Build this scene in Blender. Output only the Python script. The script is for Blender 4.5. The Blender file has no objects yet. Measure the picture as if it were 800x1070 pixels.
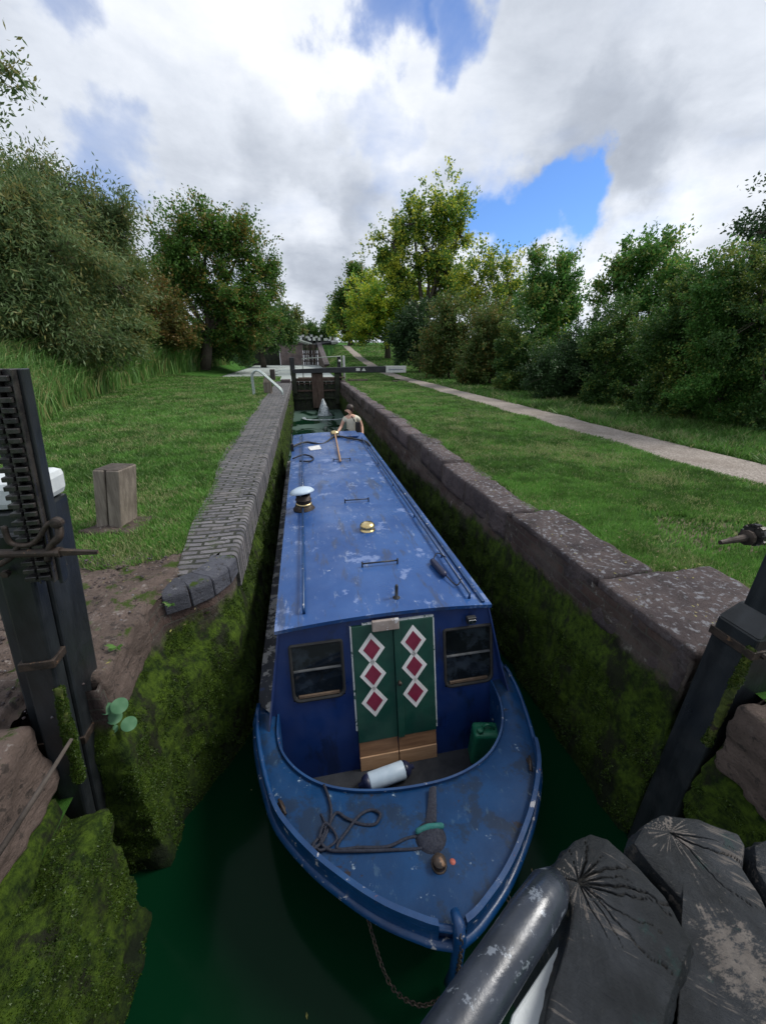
import bpy, bmesh, math, random
import numpy as np
from mathutils import Vector, Matrix, noise as mnoise
R = math.radians
C = bpy.context.scene.collection
sc = bpy.context.scene
# ------------------------------------------------------------------ camera
F, CX, CY, CAMH = 400.0, 400.0, 535.0, 1.55      # focal length / centre in photo pixels (800 x 1070)
PITCH = math.atan(168 / F); YAW = R(11.1)
cd = bpy.data.cameras.new('camera'); cam = bpy.data.objects.new('camera', cd); C.objects.link(cam)
cam.location = (0, 0, CAMH)
cam.rotation_euler = (R(90) - PITCH, 0, -YAW)
cd.sensor_fit = 'HORIZONTAL'; cd.sensor_width = 36; cd.lens = 18.0
cd.clip_start = 0.02; cd.clip_end = 3000
sc.camera = cam

def ray(x, y):
    u = (x - CX) / F; v = (y - CY) / F
    f = math.cos(PITCH) - v * math.sin(PITCH); d = -(math.sin(PITCH) + v * math.cos(PITCH))
    return Vector((u * math.cos(YAW) + f * math.sin(YAW), -u * math.sin(YAW) + f * math.cos(YAW), d))
def at(x, y, Y):
    r = ray(x, y); return r * (Y / r.y) + Vector((0, 0, CAMH))
def atz(x, y, z):
    r = ray(x, y); return r * ((z - CAMH) / r.z) + Vector((0, 0, CAMH))

# ------------------------------------------------------------------ world
SUN_EL, SUN_AZ = 46, 85        # azimuth measured from +Y towards +X
w = bpy.data.worlds.new('World'); sc.world = w; w.use_nodes = True
nt = w.node_tree; nt.nodes.clear()
def N(t, typ, **k):
    n = t.nodes.new(typ)
    for a, v in k.items():
        if a.startswith('i_'):
            key = a[2:]
            key = int(key) if key.isdigit() else key.replace('_', ' ')
            n.inputs[key].default_value = v
        else: setattr(n, a, v)
    return n
def L(t, a, b): t.links.new(a, b)
def MATH(t, op, a, b=None, c=None, clamp=False):
    n = t.nodes.new('ShaderNodeMath'); n.operation = op; n.use_clamp = clamp
    for i, s in enumerate((a, b, c)):
        if s is None: continue
        if isinstance(s, (int, float)): n.inputs[i].default_value = s
        else: t.links.new(s, n.inputs[i])
    return n.outputs[0]
def MAPR(t, v, a, b, c=0., d=1., smooth=True):
    n = t.nodes.new('ShaderNodeMapRange'); n.interpolation_type = 'SMOOTHSTEP' if smooth else 'LINEAR'
    t.links.new(v, n.inputs[0])
    for i, s in zip((1, 2, 3, 4), (a, b, c, d)): n.inputs[i].default_value = s
    return n.outputs[0]
def MIXC(t, f, a, b, mode='MIX'):
    n = t.nodes.new('ShaderNodeMix'); n.data_type = 'RGBA'; n.blend_type = mode
    for i, s in ((0, f), (6, a), (7, b)):
        if isinstance(s, (int, float)): n.inputs[i].default_value = s
        elif isinstance(s, tuple): n.inputs[i].default_value = (*s, 1)[:4]
        else: t.links.new(s, n.inputs[i])
    return n.outputs[2]
tc = N(nt, 'ShaderNodeTexCoord'); d = tc.outputs['Generated']
sky = N(nt, 'ShaderNodeTexSky', sky_type='NISHITA', sun_disc=False, sun_elevation=R(SUN_EL), sun_rotation=R(SUN_AZ), air_density=1.0, dust_density=0.2, ozone_density=2.5)
sep = N(nt, 'ShaderNodeSeparateXYZ'); L(nt, d, sep.inputs[0])
zz = MATH(nt, 'ADD', MATH(nt, 'MAXIMUM', sep.outputs[2], 0.0), 0.22)
dv = N(nt, 'ShaderNodeVectorMath', operation='DIVIDE'); cmb = N(nt, 'ShaderNodeCombineXYZ')
for i in range(3): L(nt, zz, cmb.inputs[i])
L(nt, d, dv.inputs[0]); L(nt, cmb.outputs[0], dv.inputs[1])
def wnoise(scale, detail, rough, off=(0, 0, 0), vec=None, dist=0.):
    m = N(nt, 'ShaderNodeMapping'); m.inputs[1].default_value = off; L(nt, vec or dv.outputs[0], m.inputs[0])
    n = N(nt, 'ShaderNodeTexNoise', i_Scale=scale, i_Detail=detail, i_Roughness=rough, i_Distortion=dist); L(nt, m.outputs[0], n.inputs['Vector'])
    return n
n1 = wnoise(1.7, 9, .56, (3.1, 1.2, 0), dist=.25); n2 = wnoise(2.1, 9, .6, (7.3, 4.2, 1.0), dist=.3); n3 = wnoise(5.5, 8, .65, (1.3, 2.2, 5.0)); n4 = wnoise(1.1, 3, .5, (4, 9, 2))
# warp the direction with noise so that the gaps between the clouds are ragged
wn = wnoise(3.6, 7, .56, (0, 0, 0), vec=d)
vs = N(nt, 'ShaderNodeVectorMath', operation='SUBTRACT'); L(nt, wn.outputs['Color'], vs.inputs[0]); vs.inputs[1].default_value = (.5, .5, .5)
vm = N(nt, 'ShaderNodeVectorMath', operation='SCALE'); L(nt, vs.outputs[0], vm.inputs[0]); vm.inputs['Scale'].default_value = .42
va = N(nt, 'ShaderNodeVectorMath', operation='ADD'); L(nt, d, va.inputs[0]); L(nt, vm.outputs[0], va.inputs[1])
vn = N(nt, 'ShaderNodeVectorMath', operation='NORMALIZE'); L(nt, va.outputs[0], vn.inputs[0])
def blob(px, py, r_out, r_in, wgt):
    b = ray(px, py).normalized()
    dt = N(nt, 'ShaderNodeVectorMath', operation='DOT_PRODUCT'); L(nt, vn.outputs[0], dt.inputs[0]); dt.inputs[1].default_value = b
    return MATH(nt, 'MULTIPLY', MAPR(nt, dt.outputs['Value'], math.cos(R(r_out)), math.cos(R(r_in))), wgt)
def total(items):
    s = blob(*items[0])
    for i in items[1:]: s = MATH(nt, 'ADD', s, blob(*i))
    return s
gap = total([(592, 222, 6, 1, .74), (552, 228, 6, 1, .6), (622, 214, 4, 1, .4), (515, 212, 5, 1, .35), (395, -12, 4.5, 1, .6), (475, -14, 5, 1, .62), (395, 118, 4, 1, .32), (60, 5, 5, 1, .48),
             (95, 180, 5, 1, .42), (480, 150, 5, 1, .2), (420, 190, 4, 1, .2), (700, 215, 5, 1, .2)])
shade = total([(330, 215, 11, 2, .28), (230, 195, 11, 2, .14), (420, 180, 10, 2, .12), (630, 180, 9, 2, .28), (720, 195, 9, 2, .15), (700, 305, 7, 1, .2), (330, 300, 6, 1, .2), (600, 20, 12, 2, .1)])
glow = total([(250, 60, 18, 3, .22), (640, 262, 8, 1, .35), (520, 245, 6, 1, .35), (740, 225, 8, 1, .3), (470, 110, 12, 2, .15), (320, 255, 6, 1, .25), (290, 130, 12, 2, .12), (700, 90, 14, 2, .1)])
cov = MATH(nt, 'SUBTRACT', MATH(nt, 'ADD', MATH(nt, 'MULTIPLY', n1.outputs[0], 1.1), .47), gap)
mask = MAPR(nt, cov, .22, 1.0)
br = MATH(nt, 'ADD', MATH(nt, 'MULTIPLY', MATH(nt, 'SUBTRACT', n2.outputs[0], .5), .8), MATH(nt, 'MULTIPLY', MATH(nt, 'SUBTRACT', n3.outputs[0], .5), .28))
br = MATH(nt, 'ADD', br, MATH(nt, 'MULTIPLY', MATH(nt, 'SUBTRACT', n4.outputs[0], .5), .3))
br = MATH(nt, 'ADD', MATH(nt, 'SUBTRACT', MATH(nt, 'ADD', br, .575), shade), glow, clamp=True)
cr = N(nt, 'ShaderNodeValToRGB'); L(nt, br, cr.inputs[0])
e = cr.color_ramp; e.elements[0].position = 0; e.elements[0].color = (.27, .30, .36, 1); e.elements[1].position = 1; e.elements[1].color = (.86, .88, .92, 1)
k = e.elements.new(.35); k.color = (.42, .46, .53, 1); k = e.elements.new(.65); k.color = (.62, .66, .73, 1)
skc = N(nt, 'ShaderNodeVectorMath', operation='MULTIPLY'); L(nt, sky.outputs[0], skc.inputs[0]); skc.inputs[1].default_value = (.068, .092, .13)
fin = MIXC(nt, mask, skc.outputs[0], cr.outputs[0])
bg = N(nt, 'ShaderNodeBackground'); L(nt, fin, bg.inputs[0]); bg.inputs[1].default_value = 1.0
wo = N(nt, 'ShaderNodeOutputWorld'); L(nt, bg.outputs[0], wo.inputs[0])
# ------------------------------------------------------------------ sun, exposure
sd = bpy.data.lights.new('sun', 'SUN'); sd.energy = 2.6; sd.angle = R(20); sd.color = (1, .95, .87)
so = bpy.data.objects.new('sun', sd); C.objects.link(so)
sv = Vector((math.sin(R(SUN_AZ)) * math.cos(R(SUN_EL)), math.cos(R(SUN_AZ)) * math.cos(R(SUN_EL)), math.sin(R(SUN_EL))))
so.rotation_euler = sv.to_track_quat('Z', 'Y').to_euler(); so.location = sv * 50
sc.view_settings.view_transform = 'Standard'; sc.view_settings.look = 'None'; sc.view_settings.exposure = 0.36; sc.view_settings.gamma = 1
sc.render.engine = 'CYCLES'
cy = sc.cycles; cy.max_bounces = 6; cy.diffuse_bounces = 3; cy.glossy_bounces = 3; cy.transmission_bounces = 4; cy.transparent_max_bounces = 8
cy.use_denoising = True; cy.denoiser = 'OPENIMAGEDENOISE'; cy.caustics_reflective = False; cy.caustics_refractive = False
w.cycles.sampling_method = 'MANUAL'; w.cycles.sample_map_resolution = 512

# ------------------------------------------------------------------ material helpers
def newmat(name):
    m = bpy.data.materials.new(name); m.use_nodes = True; t = m.node_tree; t.nodes.clear()
    o = N(t, 'ShaderNodeOutputMaterial'); b = N(t, 'ShaderNodeBsdfPrincipled'); L(t, b.outputs[0], o.inputs[0])
    return m, t, b
def obco(t): return N(t, 'ShaderNodeTexCoord').outputs['Object']
def geop(t): return N(t, 'ShaderNodeNewGeometry').outputs['Position']
def noi(t, vec, scale, detail=5, rough=.6, stretch=None, dist=0.):
    if stretch:
        m = N(t, 'ShaderNodeMapping'); m.inputs[3].default_value = stretch; L(t, vec, m.inputs[0]); vec = m.outputs[0]
    n = N(t, 'ShaderNodeTexNoise', i_Scale=scale, i_Detail=detail, i_Roughness=rough, i_Distortion=dist); L(t, vec, n.inputs['Vector']); return n.outputs[0]
def bump(t, b, h, s=.5, dist=.01):
    n = N(t, 'ShaderNodeBump'); n.inputs['Strength'].default_value = s; n.inputs['Distance'].default_value = dist
    L(t, h, n.inputs['Height']); L(t, n.outputs[0], b.inputs['Normal'])
def pm(name, c1, c2, scale=6, rough=.6, bs=.3, bscale=None, bd=.004, wear=None, metal=0., wear2=None, stretch=None, spec=None, rvar=.15):
    m, t, b = newmat(name); o = obco(t)
    n = noi(t, o, scale, 6, .6, stretch)
    col = MIXC(t, MAPR(t, n, .3, .7), c1, c2)
    for wr in (wear, wear2):
        if wr:
            wc, ws, th = wr
            col = MIXC(t, MAPR(t, noi(t, o, ws, 9, .72), th, th + .04), col, wc)
    L(t, col, b.inputs['Base Color'])
    L(t, MAPR(t, noi(t, o, scale * 1.7, 5), .3, .7, max(0, rough - rvar), min(1, rough + rvar)), b.inputs['Roughness'])
    b.inputs['Metallic'].default_value = metal
    if spec is not None: b.inputs['Specular IOR Level'].default_value = spec
    if bs: bump(t, b, noi(t, o, bscale or scale * 5, 6, .65, stretch), bs, bd)
    return m
def grime(mat, colr, sc_, th, amt, stretch, axis=0):
    # longitudinal dirt and rub marks on top of a paint
    t = mat.node_tree; b = next(n for n in t.nodes if n.bl_idname == 'ShaderNodeBsdfPrincipled'); src = b.inputs['Base Color'].links[0].from_socket; o = obco(t)
    f = MATH(t, 'MULTIPLY', MAPR(t, noi(t, o, sc_, 9, .72, stretch, .2), th, th + .09), amt)
    L(t, MIXC(t, f, src, colr), b.inputs['Base Color'])
def leafmat(name, ca, cb, cc=None, pc=.12, trans=.3):
    m = bpy.data.materials.new(name); m.use_nodes = True; t = m.node_tree; t.nodes.clear()
    o = N(t, 'ShaderNodeOutputMaterial'); g = N(t, 'ShaderNodeNewGeometry')
    col = MIXC(t, g.outputs['Random Per Island'], ca, cb)
    n = noi(t, geop(t), .55, 3)
    col = MIXC(t, MAPR(t, n, .35, .65, 0, .35), col, tuple(x * .55 for x in ca))
    if cc:
        f = MATH(t, 'GREATER_THAN', MATH(t, 'ADD', MATH(t, 'FRACT', MATH(t, 'MULTIPLY', g.outputs['Random Per Island'], 17.3)), MAPR(t, noi(t, geop(t), .8, 3), .45, .7, 0, .6)), 1 - pc)
        col = MIXC(t, f, col, cc)
    b = N(t, 'ShaderNodeBsdfPrincipled'); b.inputs['Roughness'].default_value = .5; b.inputs['Specular IOR Level'].default_value = .35
    L(t, col, b.inputs['Base Color'])
    tr = N(t, 'ShaderNodeBsdfTranslucent'); L(t, col, tr.inputs[0])
    mx = N(t, 'ShaderNodeMixShader'); mx.inputs[0].default_value = trans; L(t, b.outputs[0], mx.inputs[1]); L(t, tr.outputs[0], mx.inputs[2]); L(t, mx.outputs[0], o.inputs[0])
    return m
M = {}
# ---- setting materials
def m_ground():
    m, t, b = newmat('grass_ground'); p = geop(t)
    n = noi(t, p, 1.2, 8, .65); n2 = noi(t, p, 14, 6, .7)
    col = MIXC(t, MAPR(t, n, .35, .65), (.025, .085, .012), (.05, .14, .02))
    col = MIXC(t, MAPR(t, n2, .45, .75, 0, .6), col, (.055, .115, .025))
    # worn earth patch beside the right-hand coping
    s = N(t, 'ShaderNodeVectorMath', operation='DISTANCE'); L(t, p, s.inputs[0]); s.inputs[1].default_value = (3.55, 2.55, 0)
    f = MAPR(t, MATH(t, 'ADD', s.outputs['Value'], MATH(t, 'MULTIPLY', noi(t, p, 5, 6), 1.0)), .75, 1.15, 1, 0)
    col = MIXC(t, f, col, (.15, .125, .09))
    L(t, col, b.inputs['Base Color']); b.inputs['Roughness'].default_value = .95; b.inputs['Specular IOR Level'].default_value = .15
    bump(t, b, noi(t, p, 30, 8, .75), .8, .03); return m
M['ground'] = m_ground()
def m_path():
    m, t, b = newmat('gravel_path'); p = geop(t)
    v = N(t, 'ShaderNodeTexVoronoi', i_Scale=55.); L(t, p, v.inputs['Vector'])
    sp = N(t, 'ShaderNodeSeparateColor'); L(t, v.outputs['Color'], sp.inputs[0])
    col = MIXC(t, sp.outputs[0], (.17, .145, .125), (.36, .32, .285))
    col = MIXC(t, MAPR(t, noi(t, p, 1.6, 7, .6), .4, .7, 0, .55), col, (.15, .12, .095))
    col = MIXC(t, MAPR(t, noi(t, p, 5, 7, .7), .62, .72, 0, .6), col, (.06, .09, .03))
    L(t, col, b.inputs['Base Color']); b.inputs['Roughness'].default_value = .95
    bump(t, b, v.outputs['Distance'], .6, .01); return m
M['path'] = m_path()
def m_water(name, deep, scum, thr, rough, wave=.05, spec=.5, far=False):
    m, t, b = newmat(name); p = geop(t)
    n = noi(t, p, .9, 8, .62, (1, .45, 1), .8)
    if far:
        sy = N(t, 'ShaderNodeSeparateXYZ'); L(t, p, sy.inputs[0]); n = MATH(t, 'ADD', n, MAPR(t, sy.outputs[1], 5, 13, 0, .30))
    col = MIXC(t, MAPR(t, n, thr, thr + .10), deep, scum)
    L(t, col, b.inputs['Base Color'])
    L(t, MAPR(t, n, thr, thr + .1, rough, .55), b.inputs['Roughness'])
    b.inputs['IOR'].default_value = 1.33; b.inputs['Specular IOR Level'].default_value = spec
    bump(t, b, noi(t, p, 2.5, 4, .5), wave, .03); return m
M['lock_water'] = m_water('green_lock_water', (.0015, .019, .0075), (.075, .12, .10), .74, .12, .05, .12, True)
M['pound_water'] = m_water('pound_water', (.05, .08, .07), (.36, .40, .385), .33, .12)
def m_lockwall(brick_to, name, yfade=False):
    # weathered brown brickwork above, moss below, its colour darker towards the water
    m, t, b = newmat(name); p = geop(t)
    s = N(t, 'ShaderNodeSeparateXYZ'); L(t, p, s.inputs[0])
    c = N(t, 'ShaderNodeCombineXYZ'); L(t, MATH(t, 'ADD', s.outputs[1], s.outputs[0]), c.inputs[0]); L(t, s.outputs[2], c.inputs[1])
    bt = N(t, 'ShaderNodeTexBrick', i_Scale=1.0); bt.inputs['Mortar Size'].default_value = .006; bt.inputs['Brick Width'].default_value = .235; bt.inputs['Row Height'].default_value = .078
    bt.inputs['Color1'].default_value = (.085, .055, .047, 1); bt.inputs['Color2'].default_value = (.05, .037, .036, 1); bt.inputs['Mortar'].default_value = (.075, .07, .06, 1)
    L(t, c.outputs[0], bt.inputs['Vector'])
    big = noi(t, p, 2.2, 8, .68); fine = noi(t, p, 26, 7, .75)
    bc = MIXC(t, MAPR(t, big, .4, .65, 0, .7), bt.outputs['Color'], (.11, .095, .085))
    bc = MIXC(t, MAPR(t, noi(t, p, 9, 8, .75), .58, .66, 0, .8), bc, (.24, .23, .21))
    med = noi(t, p, 16, 6, .7, (1, 1, .45), .3)
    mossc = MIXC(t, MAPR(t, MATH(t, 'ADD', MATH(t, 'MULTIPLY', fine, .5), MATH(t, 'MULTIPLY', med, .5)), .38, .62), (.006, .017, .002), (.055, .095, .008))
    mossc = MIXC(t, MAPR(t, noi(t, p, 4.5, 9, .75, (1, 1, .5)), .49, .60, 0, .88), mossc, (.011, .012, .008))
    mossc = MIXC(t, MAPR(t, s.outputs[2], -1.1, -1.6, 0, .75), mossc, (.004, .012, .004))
    h = MATH(t, 'ADD', s.outputs[2], MATH(t, 'MULTIPLY', MATH(t, 'SUBTRACT', noi(t, p, 3.5, 8, .7), .5), .40))
    if yfade: h = MATH(t, 'SUBTRACT', h, MAPR(t, s.outputs[1], 1.5, 8, .36, 0))
    f = MAPR(t, h, brick_to + .05, brick_to - .07)
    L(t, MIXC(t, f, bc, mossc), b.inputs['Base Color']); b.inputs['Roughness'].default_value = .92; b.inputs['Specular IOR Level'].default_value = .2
    hh = MATH(t, 'ADD', MATH(t, 'ADD', MATH(t, 'MULTIPLY', fine, 1.0), MATH(t, 'MULTIPLY', med, 1.6)), MATH(t, 'MULTIPLY', bt.outputs['Fac'], MAPR(t, f, 0, 1, -1.2, 0)))
    bump(t, b, hh, .9, .02); return m
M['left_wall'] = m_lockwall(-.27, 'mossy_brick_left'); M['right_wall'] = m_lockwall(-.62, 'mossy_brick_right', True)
def m_stone(name, c1, c2, lich, lth=.58, moss=0.):
    m, t, b = newmat(name); p = geop(t)
    col = MIXC(t, MAPR(t, noi(t, p, 3.5, 8, .65), .35, .65), c1, c2)
    col = MIXC(t, MAPR(t, noi(t, p, 60, 5, .7), .45, .7, 0, .5), col, tuple(x * .45 for x in c1))
    oi = N(t, 'ShaderNodeObjectInfo'); col = MIXC(t, MAPR(t, oi.outputs['Random'], 0, 1, 0, .55, False), col, tuple(min(1, x * 1.75) for x in (c2[0], c2[1] * .97, c2[2])))
    g = N(t, 'ShaderNodeNewGeometry'); sn = N(t, 'ShaderNodeSeparateXYZ'); L(t, g.outputs['Normal'], sn.inputs[0])
    up = MAPR(t, sn.outputs[2], .4, .9)
    col = MIXC(t, MATH(t, 'MULTIPLY', MAPR(t, noi(t, p, 24, 7, .62), lth, lth + .11), MATH(t, 'ADD', MATH(t, 'MULTIPLY', up, .8), .15)), col, lich)
    col = MIXC(t, MATH(t, 'MULTIPLY', MAPR(t, noi(t, p, 18, 8, .7), .56, .62), .7), col, (.035, .032, .03))
    if moss: col = MIXC(t, MATH(t, 'MULTIPLY', MAPR(t, noi(t, p, 6, 8, .7), .60 - moss, .68 - moss), up), col, (.045, .075, .012))
    L(t, col, b.inputs['Base Color']); b.inputs['Roughness'].default_value = .9; b.inputs['Specular IOR Level'].default_value = .25
    bump(t, b, MATH(t, 'ADD', noi(t, p, 32, 9, .8), MATH(t, 'MULTIPLY', noi(t, p, 9, 6, .7, (1, 1, 3)), 1.2)), 1.0, .024); return m
M['stone'] = m_stone('coping_stone', (.045, .038, .042), (.10, .08, .078), (.24, .245, .27), .53)
M['rough_stone'] = m_stone('rough_stone', (.050, .040, .033), (.125, .096, .082), (.28, .245, .23), .57, .06)
M['bluebrick'] = m_stone('blue_brick', (.035, .038, .048), (.075, .08, .095), (.22, .22, .23), .60, .03)
def m_setts():
    m, t, b = newmat('brick_setts'); p = geop(t)
    bt = N(t, 'ShaderNodeTexBrick', i_Scale=1.0); bt.inputs['Mortar Size'].default_value = .015; bt.inputs['Brick Width'].default_value = .235; bt.inputs['Row Height'].default_value = .078; bt.inputs['Mortar Smooth'].default_value = .3
    bt.inputs['Color1'].default_value = (.20, .19, .205, 1); bt.inputs['Color2'].default_value = (.075, .076, .09, 1); bt.inputs['Mortar'].default_value = (.022, .026, .016, 1)
    mp = N(t, 'ShaderNodeVectorMath', operation='ADD'); L(t, p, mp.inputs[0])
    wv = N(t, 'ShaderNodeVectorMath', operation='SCALE'); wn_ = N(t, 'ShaderNodeTexNoise', i_Scale=3.); L(t, p, wn_.inputs['Vector']); L(t, wn_.outputs['Color'], wv.inputs[0]); wv.inputs['Scale'].default_value = .05; L(t, wv.outputs[0], mp.inputs[1])
    L(t, mp.outputs[0], bt.inputs['Vector'])
    col = MIXC(t, MAPR(t, noi(t, p, 2.5, 8, .7), .45, .7, 0, .6), bt.outputs['Color'], (.16, .145, .14))
    col = MIXC(t, MAPR(t, noi(t, p, 13, 8, .7), .60, .66, 0, .9), col, (.28, .28, .29))
    col = MIXC(t, MAPR(t, noi(t, p, 4.2, 9, .78), .56, .66, 0, .85), col, (.045, .065, .02))
    col = MIXC(t, MAPR(t, noi(t, p, 22, 9, .8), .55, .62, 0, .6), col, (.03, .028, .025))
    L(t, col, b.inputs['Base Color']); b.inputs['Roughness'].default_value = .8
    hh = MATH(t, 'SUBTRACT', MATH(t, 'MULTIPLY', noi(t, p, 24, 8, .8), 1.3), bt.outputs['Fac'])
    bump(t, b, hh, 1.0, .02); return m
M['setts'] = m_setts()
M['moss'] = leafmat('moss', (.014, .038, .003), (.056, .100, .008), None, .1, .15)
def grassmat(name):
    m = leafmat(name, (.088, .22, .036), (.19, .39, .085), (.30, .33, .15), .04, .42); t = m.node_tree
    for n_ in t.nodes:
        if n_.bl_idname == 'ShaderNodeMapRange' and abs(n_.inputs[4].default_value - .35) < 1e-4:
            tgt = n_.outputs[0].links[0].to_node
            x_ = MATH(t, 'ADD', MATH(t, 'MULTIPLY', noi(t, geop(t), 2.6, 6, .7), .6), MATH(t, 'MULTIPLY', noi(t, geop(t), .45, 4, .6), .4)); L(t, MAPR(t, x_, .40, .60, 0, .85), tgt.inputs[0]); tgt.inputs[7].default_value = (.045, .10, .02, 1)
            break
    return m
M['grass_unused'] = None; M['grass'] = grassmat('grass_blades') if True else leafmat('grass_blades', (.062, .19, .022), (.125, .32, .05), (.22, .25, .10), .03, .35)
M['reed'] = leafmat('reed_blades', (.085, .20, .045), (.20, .38, .10), (.28, .30, .12), .06, .4)
M['mossbase'] = pm('moss_cushion', (.03, .045, .006), (.085, .11, .012), 18, .95, .9, 60, .01, wear=((.03, .024, .012), 9, .6))
# ---- boat
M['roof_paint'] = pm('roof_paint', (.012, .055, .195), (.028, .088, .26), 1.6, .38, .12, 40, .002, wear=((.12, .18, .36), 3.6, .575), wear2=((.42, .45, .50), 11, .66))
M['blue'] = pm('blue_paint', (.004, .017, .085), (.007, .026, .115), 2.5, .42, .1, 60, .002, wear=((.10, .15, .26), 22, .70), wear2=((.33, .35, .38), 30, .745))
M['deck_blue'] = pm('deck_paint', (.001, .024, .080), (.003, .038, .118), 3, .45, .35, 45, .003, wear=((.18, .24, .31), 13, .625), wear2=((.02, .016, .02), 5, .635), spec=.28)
M['edge_blue'] = pm('edge_paint', (.001, .026, .095), (.004, .044, .14), 5, .42, .3, 45, .003, wear=((.36, .36, .38), 14, .60), wear2=((.16, .06, .045), 11, .66))
M['hull_dark'] = pm('hull_paint', (.006, .02, .07), (.01, .03, .10), 3, .5, .3, 30, .004, wear=((.12, .12, .11), 14, .64))
M['gunwale'] = pm('worn_gunwale', (.012, .014, .02), (.03, .035, .05), 3, .6, .3, 30, .004, wear=((.30, .30, .30), 5.5, .50), wear2=((.03, .05, .12), 8, .6))
grime(M['roof_paint'], (.035, .040, .055), 7, .53, .55, (1, .18, 1)); grime(M['roof_paint'], (.20, .25, .36), 16, .57, .55, (1, .3, 1)); grime(M['roof_paint'], (.06, .045, .04), 30, .63, .6, None)
grime(M['deck_blue'], (.008, .014, .022), 4, .50, .6, None); grime(M['deck_blue'], (.05, .10, .16), 20, .58, .4, (1, .5, 1)); grime(M['blue'], (.004, .006, .012), 5, .52, .5, (1, 1, .25)); grime(M['blue'], (.03, .05, .13), 26, .60, .5, None)
M['doorgreen'] = pm('door_green', (.005, .040, .030), (.009, .058, .040), 5, .5, .15, 50, .002, wear=((.20, .24, .22), 24, .72))
M['maroon'] = pm('maroon_paint', (.15, .012, .035), (.20, .02, .05), 9, .5, .1)
M['whitep'] = pm('white_paint', (.55, .55, .54), (.68, .68, .68), 7, .6, .2, wear=((.30, .29, .27), 14, .66))
M['edge_white'] = pm('door_edge_white', (.40, .44, .45), (.55, .58, .58), 12, .6, .2, wear=((.02, .08, .06), 14, .56))
M['plank'] = pm('bare_wood', (.17, .085, .042), (.30, .165, .085), 2.5, .7, .4, 14, .003, stretch=(1, 1, 9))
M['plank2'] = pm('bare_wood_light', (.30, .17, .09), (.42, .26, .15), 2.5, .7, .4, 14, .003, stretch=(1, 1, 9))
M['board'] = pm('scuffed_board', (.20, .16, .14), (.30, .26, .24), 7, .6, .4, wear=((.46, .46, .47), 11, .55))
M['black'] = pm('black_paint', (.008, .009, .011), (.020, .022, .026), 8, .45, .3, 40, .003, wear=((.09, .085, .08), 18, .70))
M['rubber'] = pm('black_rubber', (.012, .012, .012), (.02, .02, .02), 12, .6, .2)
M['brass'] = pm('brass', (.60, .45, .20), (.72, .58, .32), 14, .28, .1, metal=1.)
M['chrome'] = pm('chrome', (.5, .5, .5), (.65, .65, .65), 14, .25, .05, metal=1.)
M['iron'] = pm('rusty_iron', (.022, .018, .016), (.06, .043, .034), 22, .6, .6, 60, .003, wear=((.17, .10, .06), 16, .60), metal=.35)
M['rackiron'] = pm('greasy_rack_iron', (.02, .02, .022), (.06, .055, .052), 25, .34, .3, 80, .002, wear=((.12, .085, .06), 30, .66), metal=.3)
M['chain'] = pm('chain_iron', (.03, .03, .03), (.08, .06, .045), 30, .55, .4, metal=.6)
M['galv'] = pm('galvanised', (.32, .38, .38), (.46, .52, .52), 20, .45, .1, metal=.5)
M['rope'] = pm('dark_rope', (.004, .006, .016), (.013, .017, .032), 60, .8, .8, 220, .004)
M['teal'] = pm('teal_cloth', (.008, .09, .085), (.015, .13, .12), 30, .8, .4)
M['fender'] = pm('fender_white', (.38, .48, .58), (.50, .60, .70), 9, .45, .1, wear=((.2, .25, .3), 14, .68))
M['navy'] = pm('navy_rubber', (.01, .014, .04), (.016, .02, .06), 9, .4, .1)
M['can'] = pm('green_plastic', (.008, .10, .055), (.012, .13, .07), 9, .4, .1)
M['floor'] = pm('well_floor', (.004, .006, .011), (.012, .015, .022), 5, .7, .4, wear=((.07, .06, .045), 9, .62))
def m_glass():
    m, t, b = newmat('window_glass'); b.inputs['Base Color'].default_value = (.012, .016, .02, 1); b.inputs['Roughness'].default_value = .06
    o = obco(t); L(t, MIXC(t, MAPR(t, noi(t, o, 5, 4), .45, .6), (.006, .008, .010), (.022, .030, .04)), b.inputs['Base Color']); return m
M['glass'] = m_glass()
M['frame_grey'] = pm('frame_grey', (.05, .055, .06), (.10, .105, .11), 12, .5, .1)
M['sillwood'] = pm('sill_wood', (.07, .045, .03), (.13, .09, .06), 9, .7, .2)
M['skin'] = pm('skin', (.52, .30, .21), (.60, .36, .26), 12, .5, 0)
M['hair'] = pm('dark_hair', (.018, .010, .008), (.035, .02, .014), 40, .5, .6)
M['cream'] = pm('cream_cotton', (.55, .53, .42), (.64, .62, .50), 10, .85, .3)
M['spray'] = pm('white_water', (.16, .20, .22), (.50, .55, .58), 14, .35, .8, 22, .02)
# ---- timber
M['oldwood'] = pm('grey_oak', (.12, .10, .082), (.24, .205, .17), 5, .85, .8, 16, .006, stretch=(5, 5, .6), wear=((.06, .05, .04), 7, .66))
M['endgrain'] = pm('dark_endgrain', (.035, .028, .024), (.08, .065, .055), 12, .9, .8)
M['whitecap'] = pm('peeling_white', (.50, .54, .57), (.62, .66, .68), 9, .6, .4, wear=((.13, .13, .13), 17, .62), wear2=((.33, .35, .37), 6, .60))
M['postblack'] = pm('tarred_post', (.008, .010, .012), (.02, .024, .028), 4, .42, .4, 26, .004, stretch=(3, 3, .6), wear=((.045, .04, .035), 14, .66))
M['gatebrown'] = pm('gate_planks', (.055, .035, .027), (.12, .08, .062), 4, .85, .6, 18, .006, stretch=(2, 2, .5), wear=((.03, .045, .012), 5, .60))
M['gatedark'] = pm('slimy_gate', (.010, .012, .008), (.03, .035, .018), 4, .7, .6, wear=((.03, .05, .012), 6, .55))
M['beamblack'] = pm('black_beam', (.013, .015, .018), (.03, .033, .038), 4, .55, .3)
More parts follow.
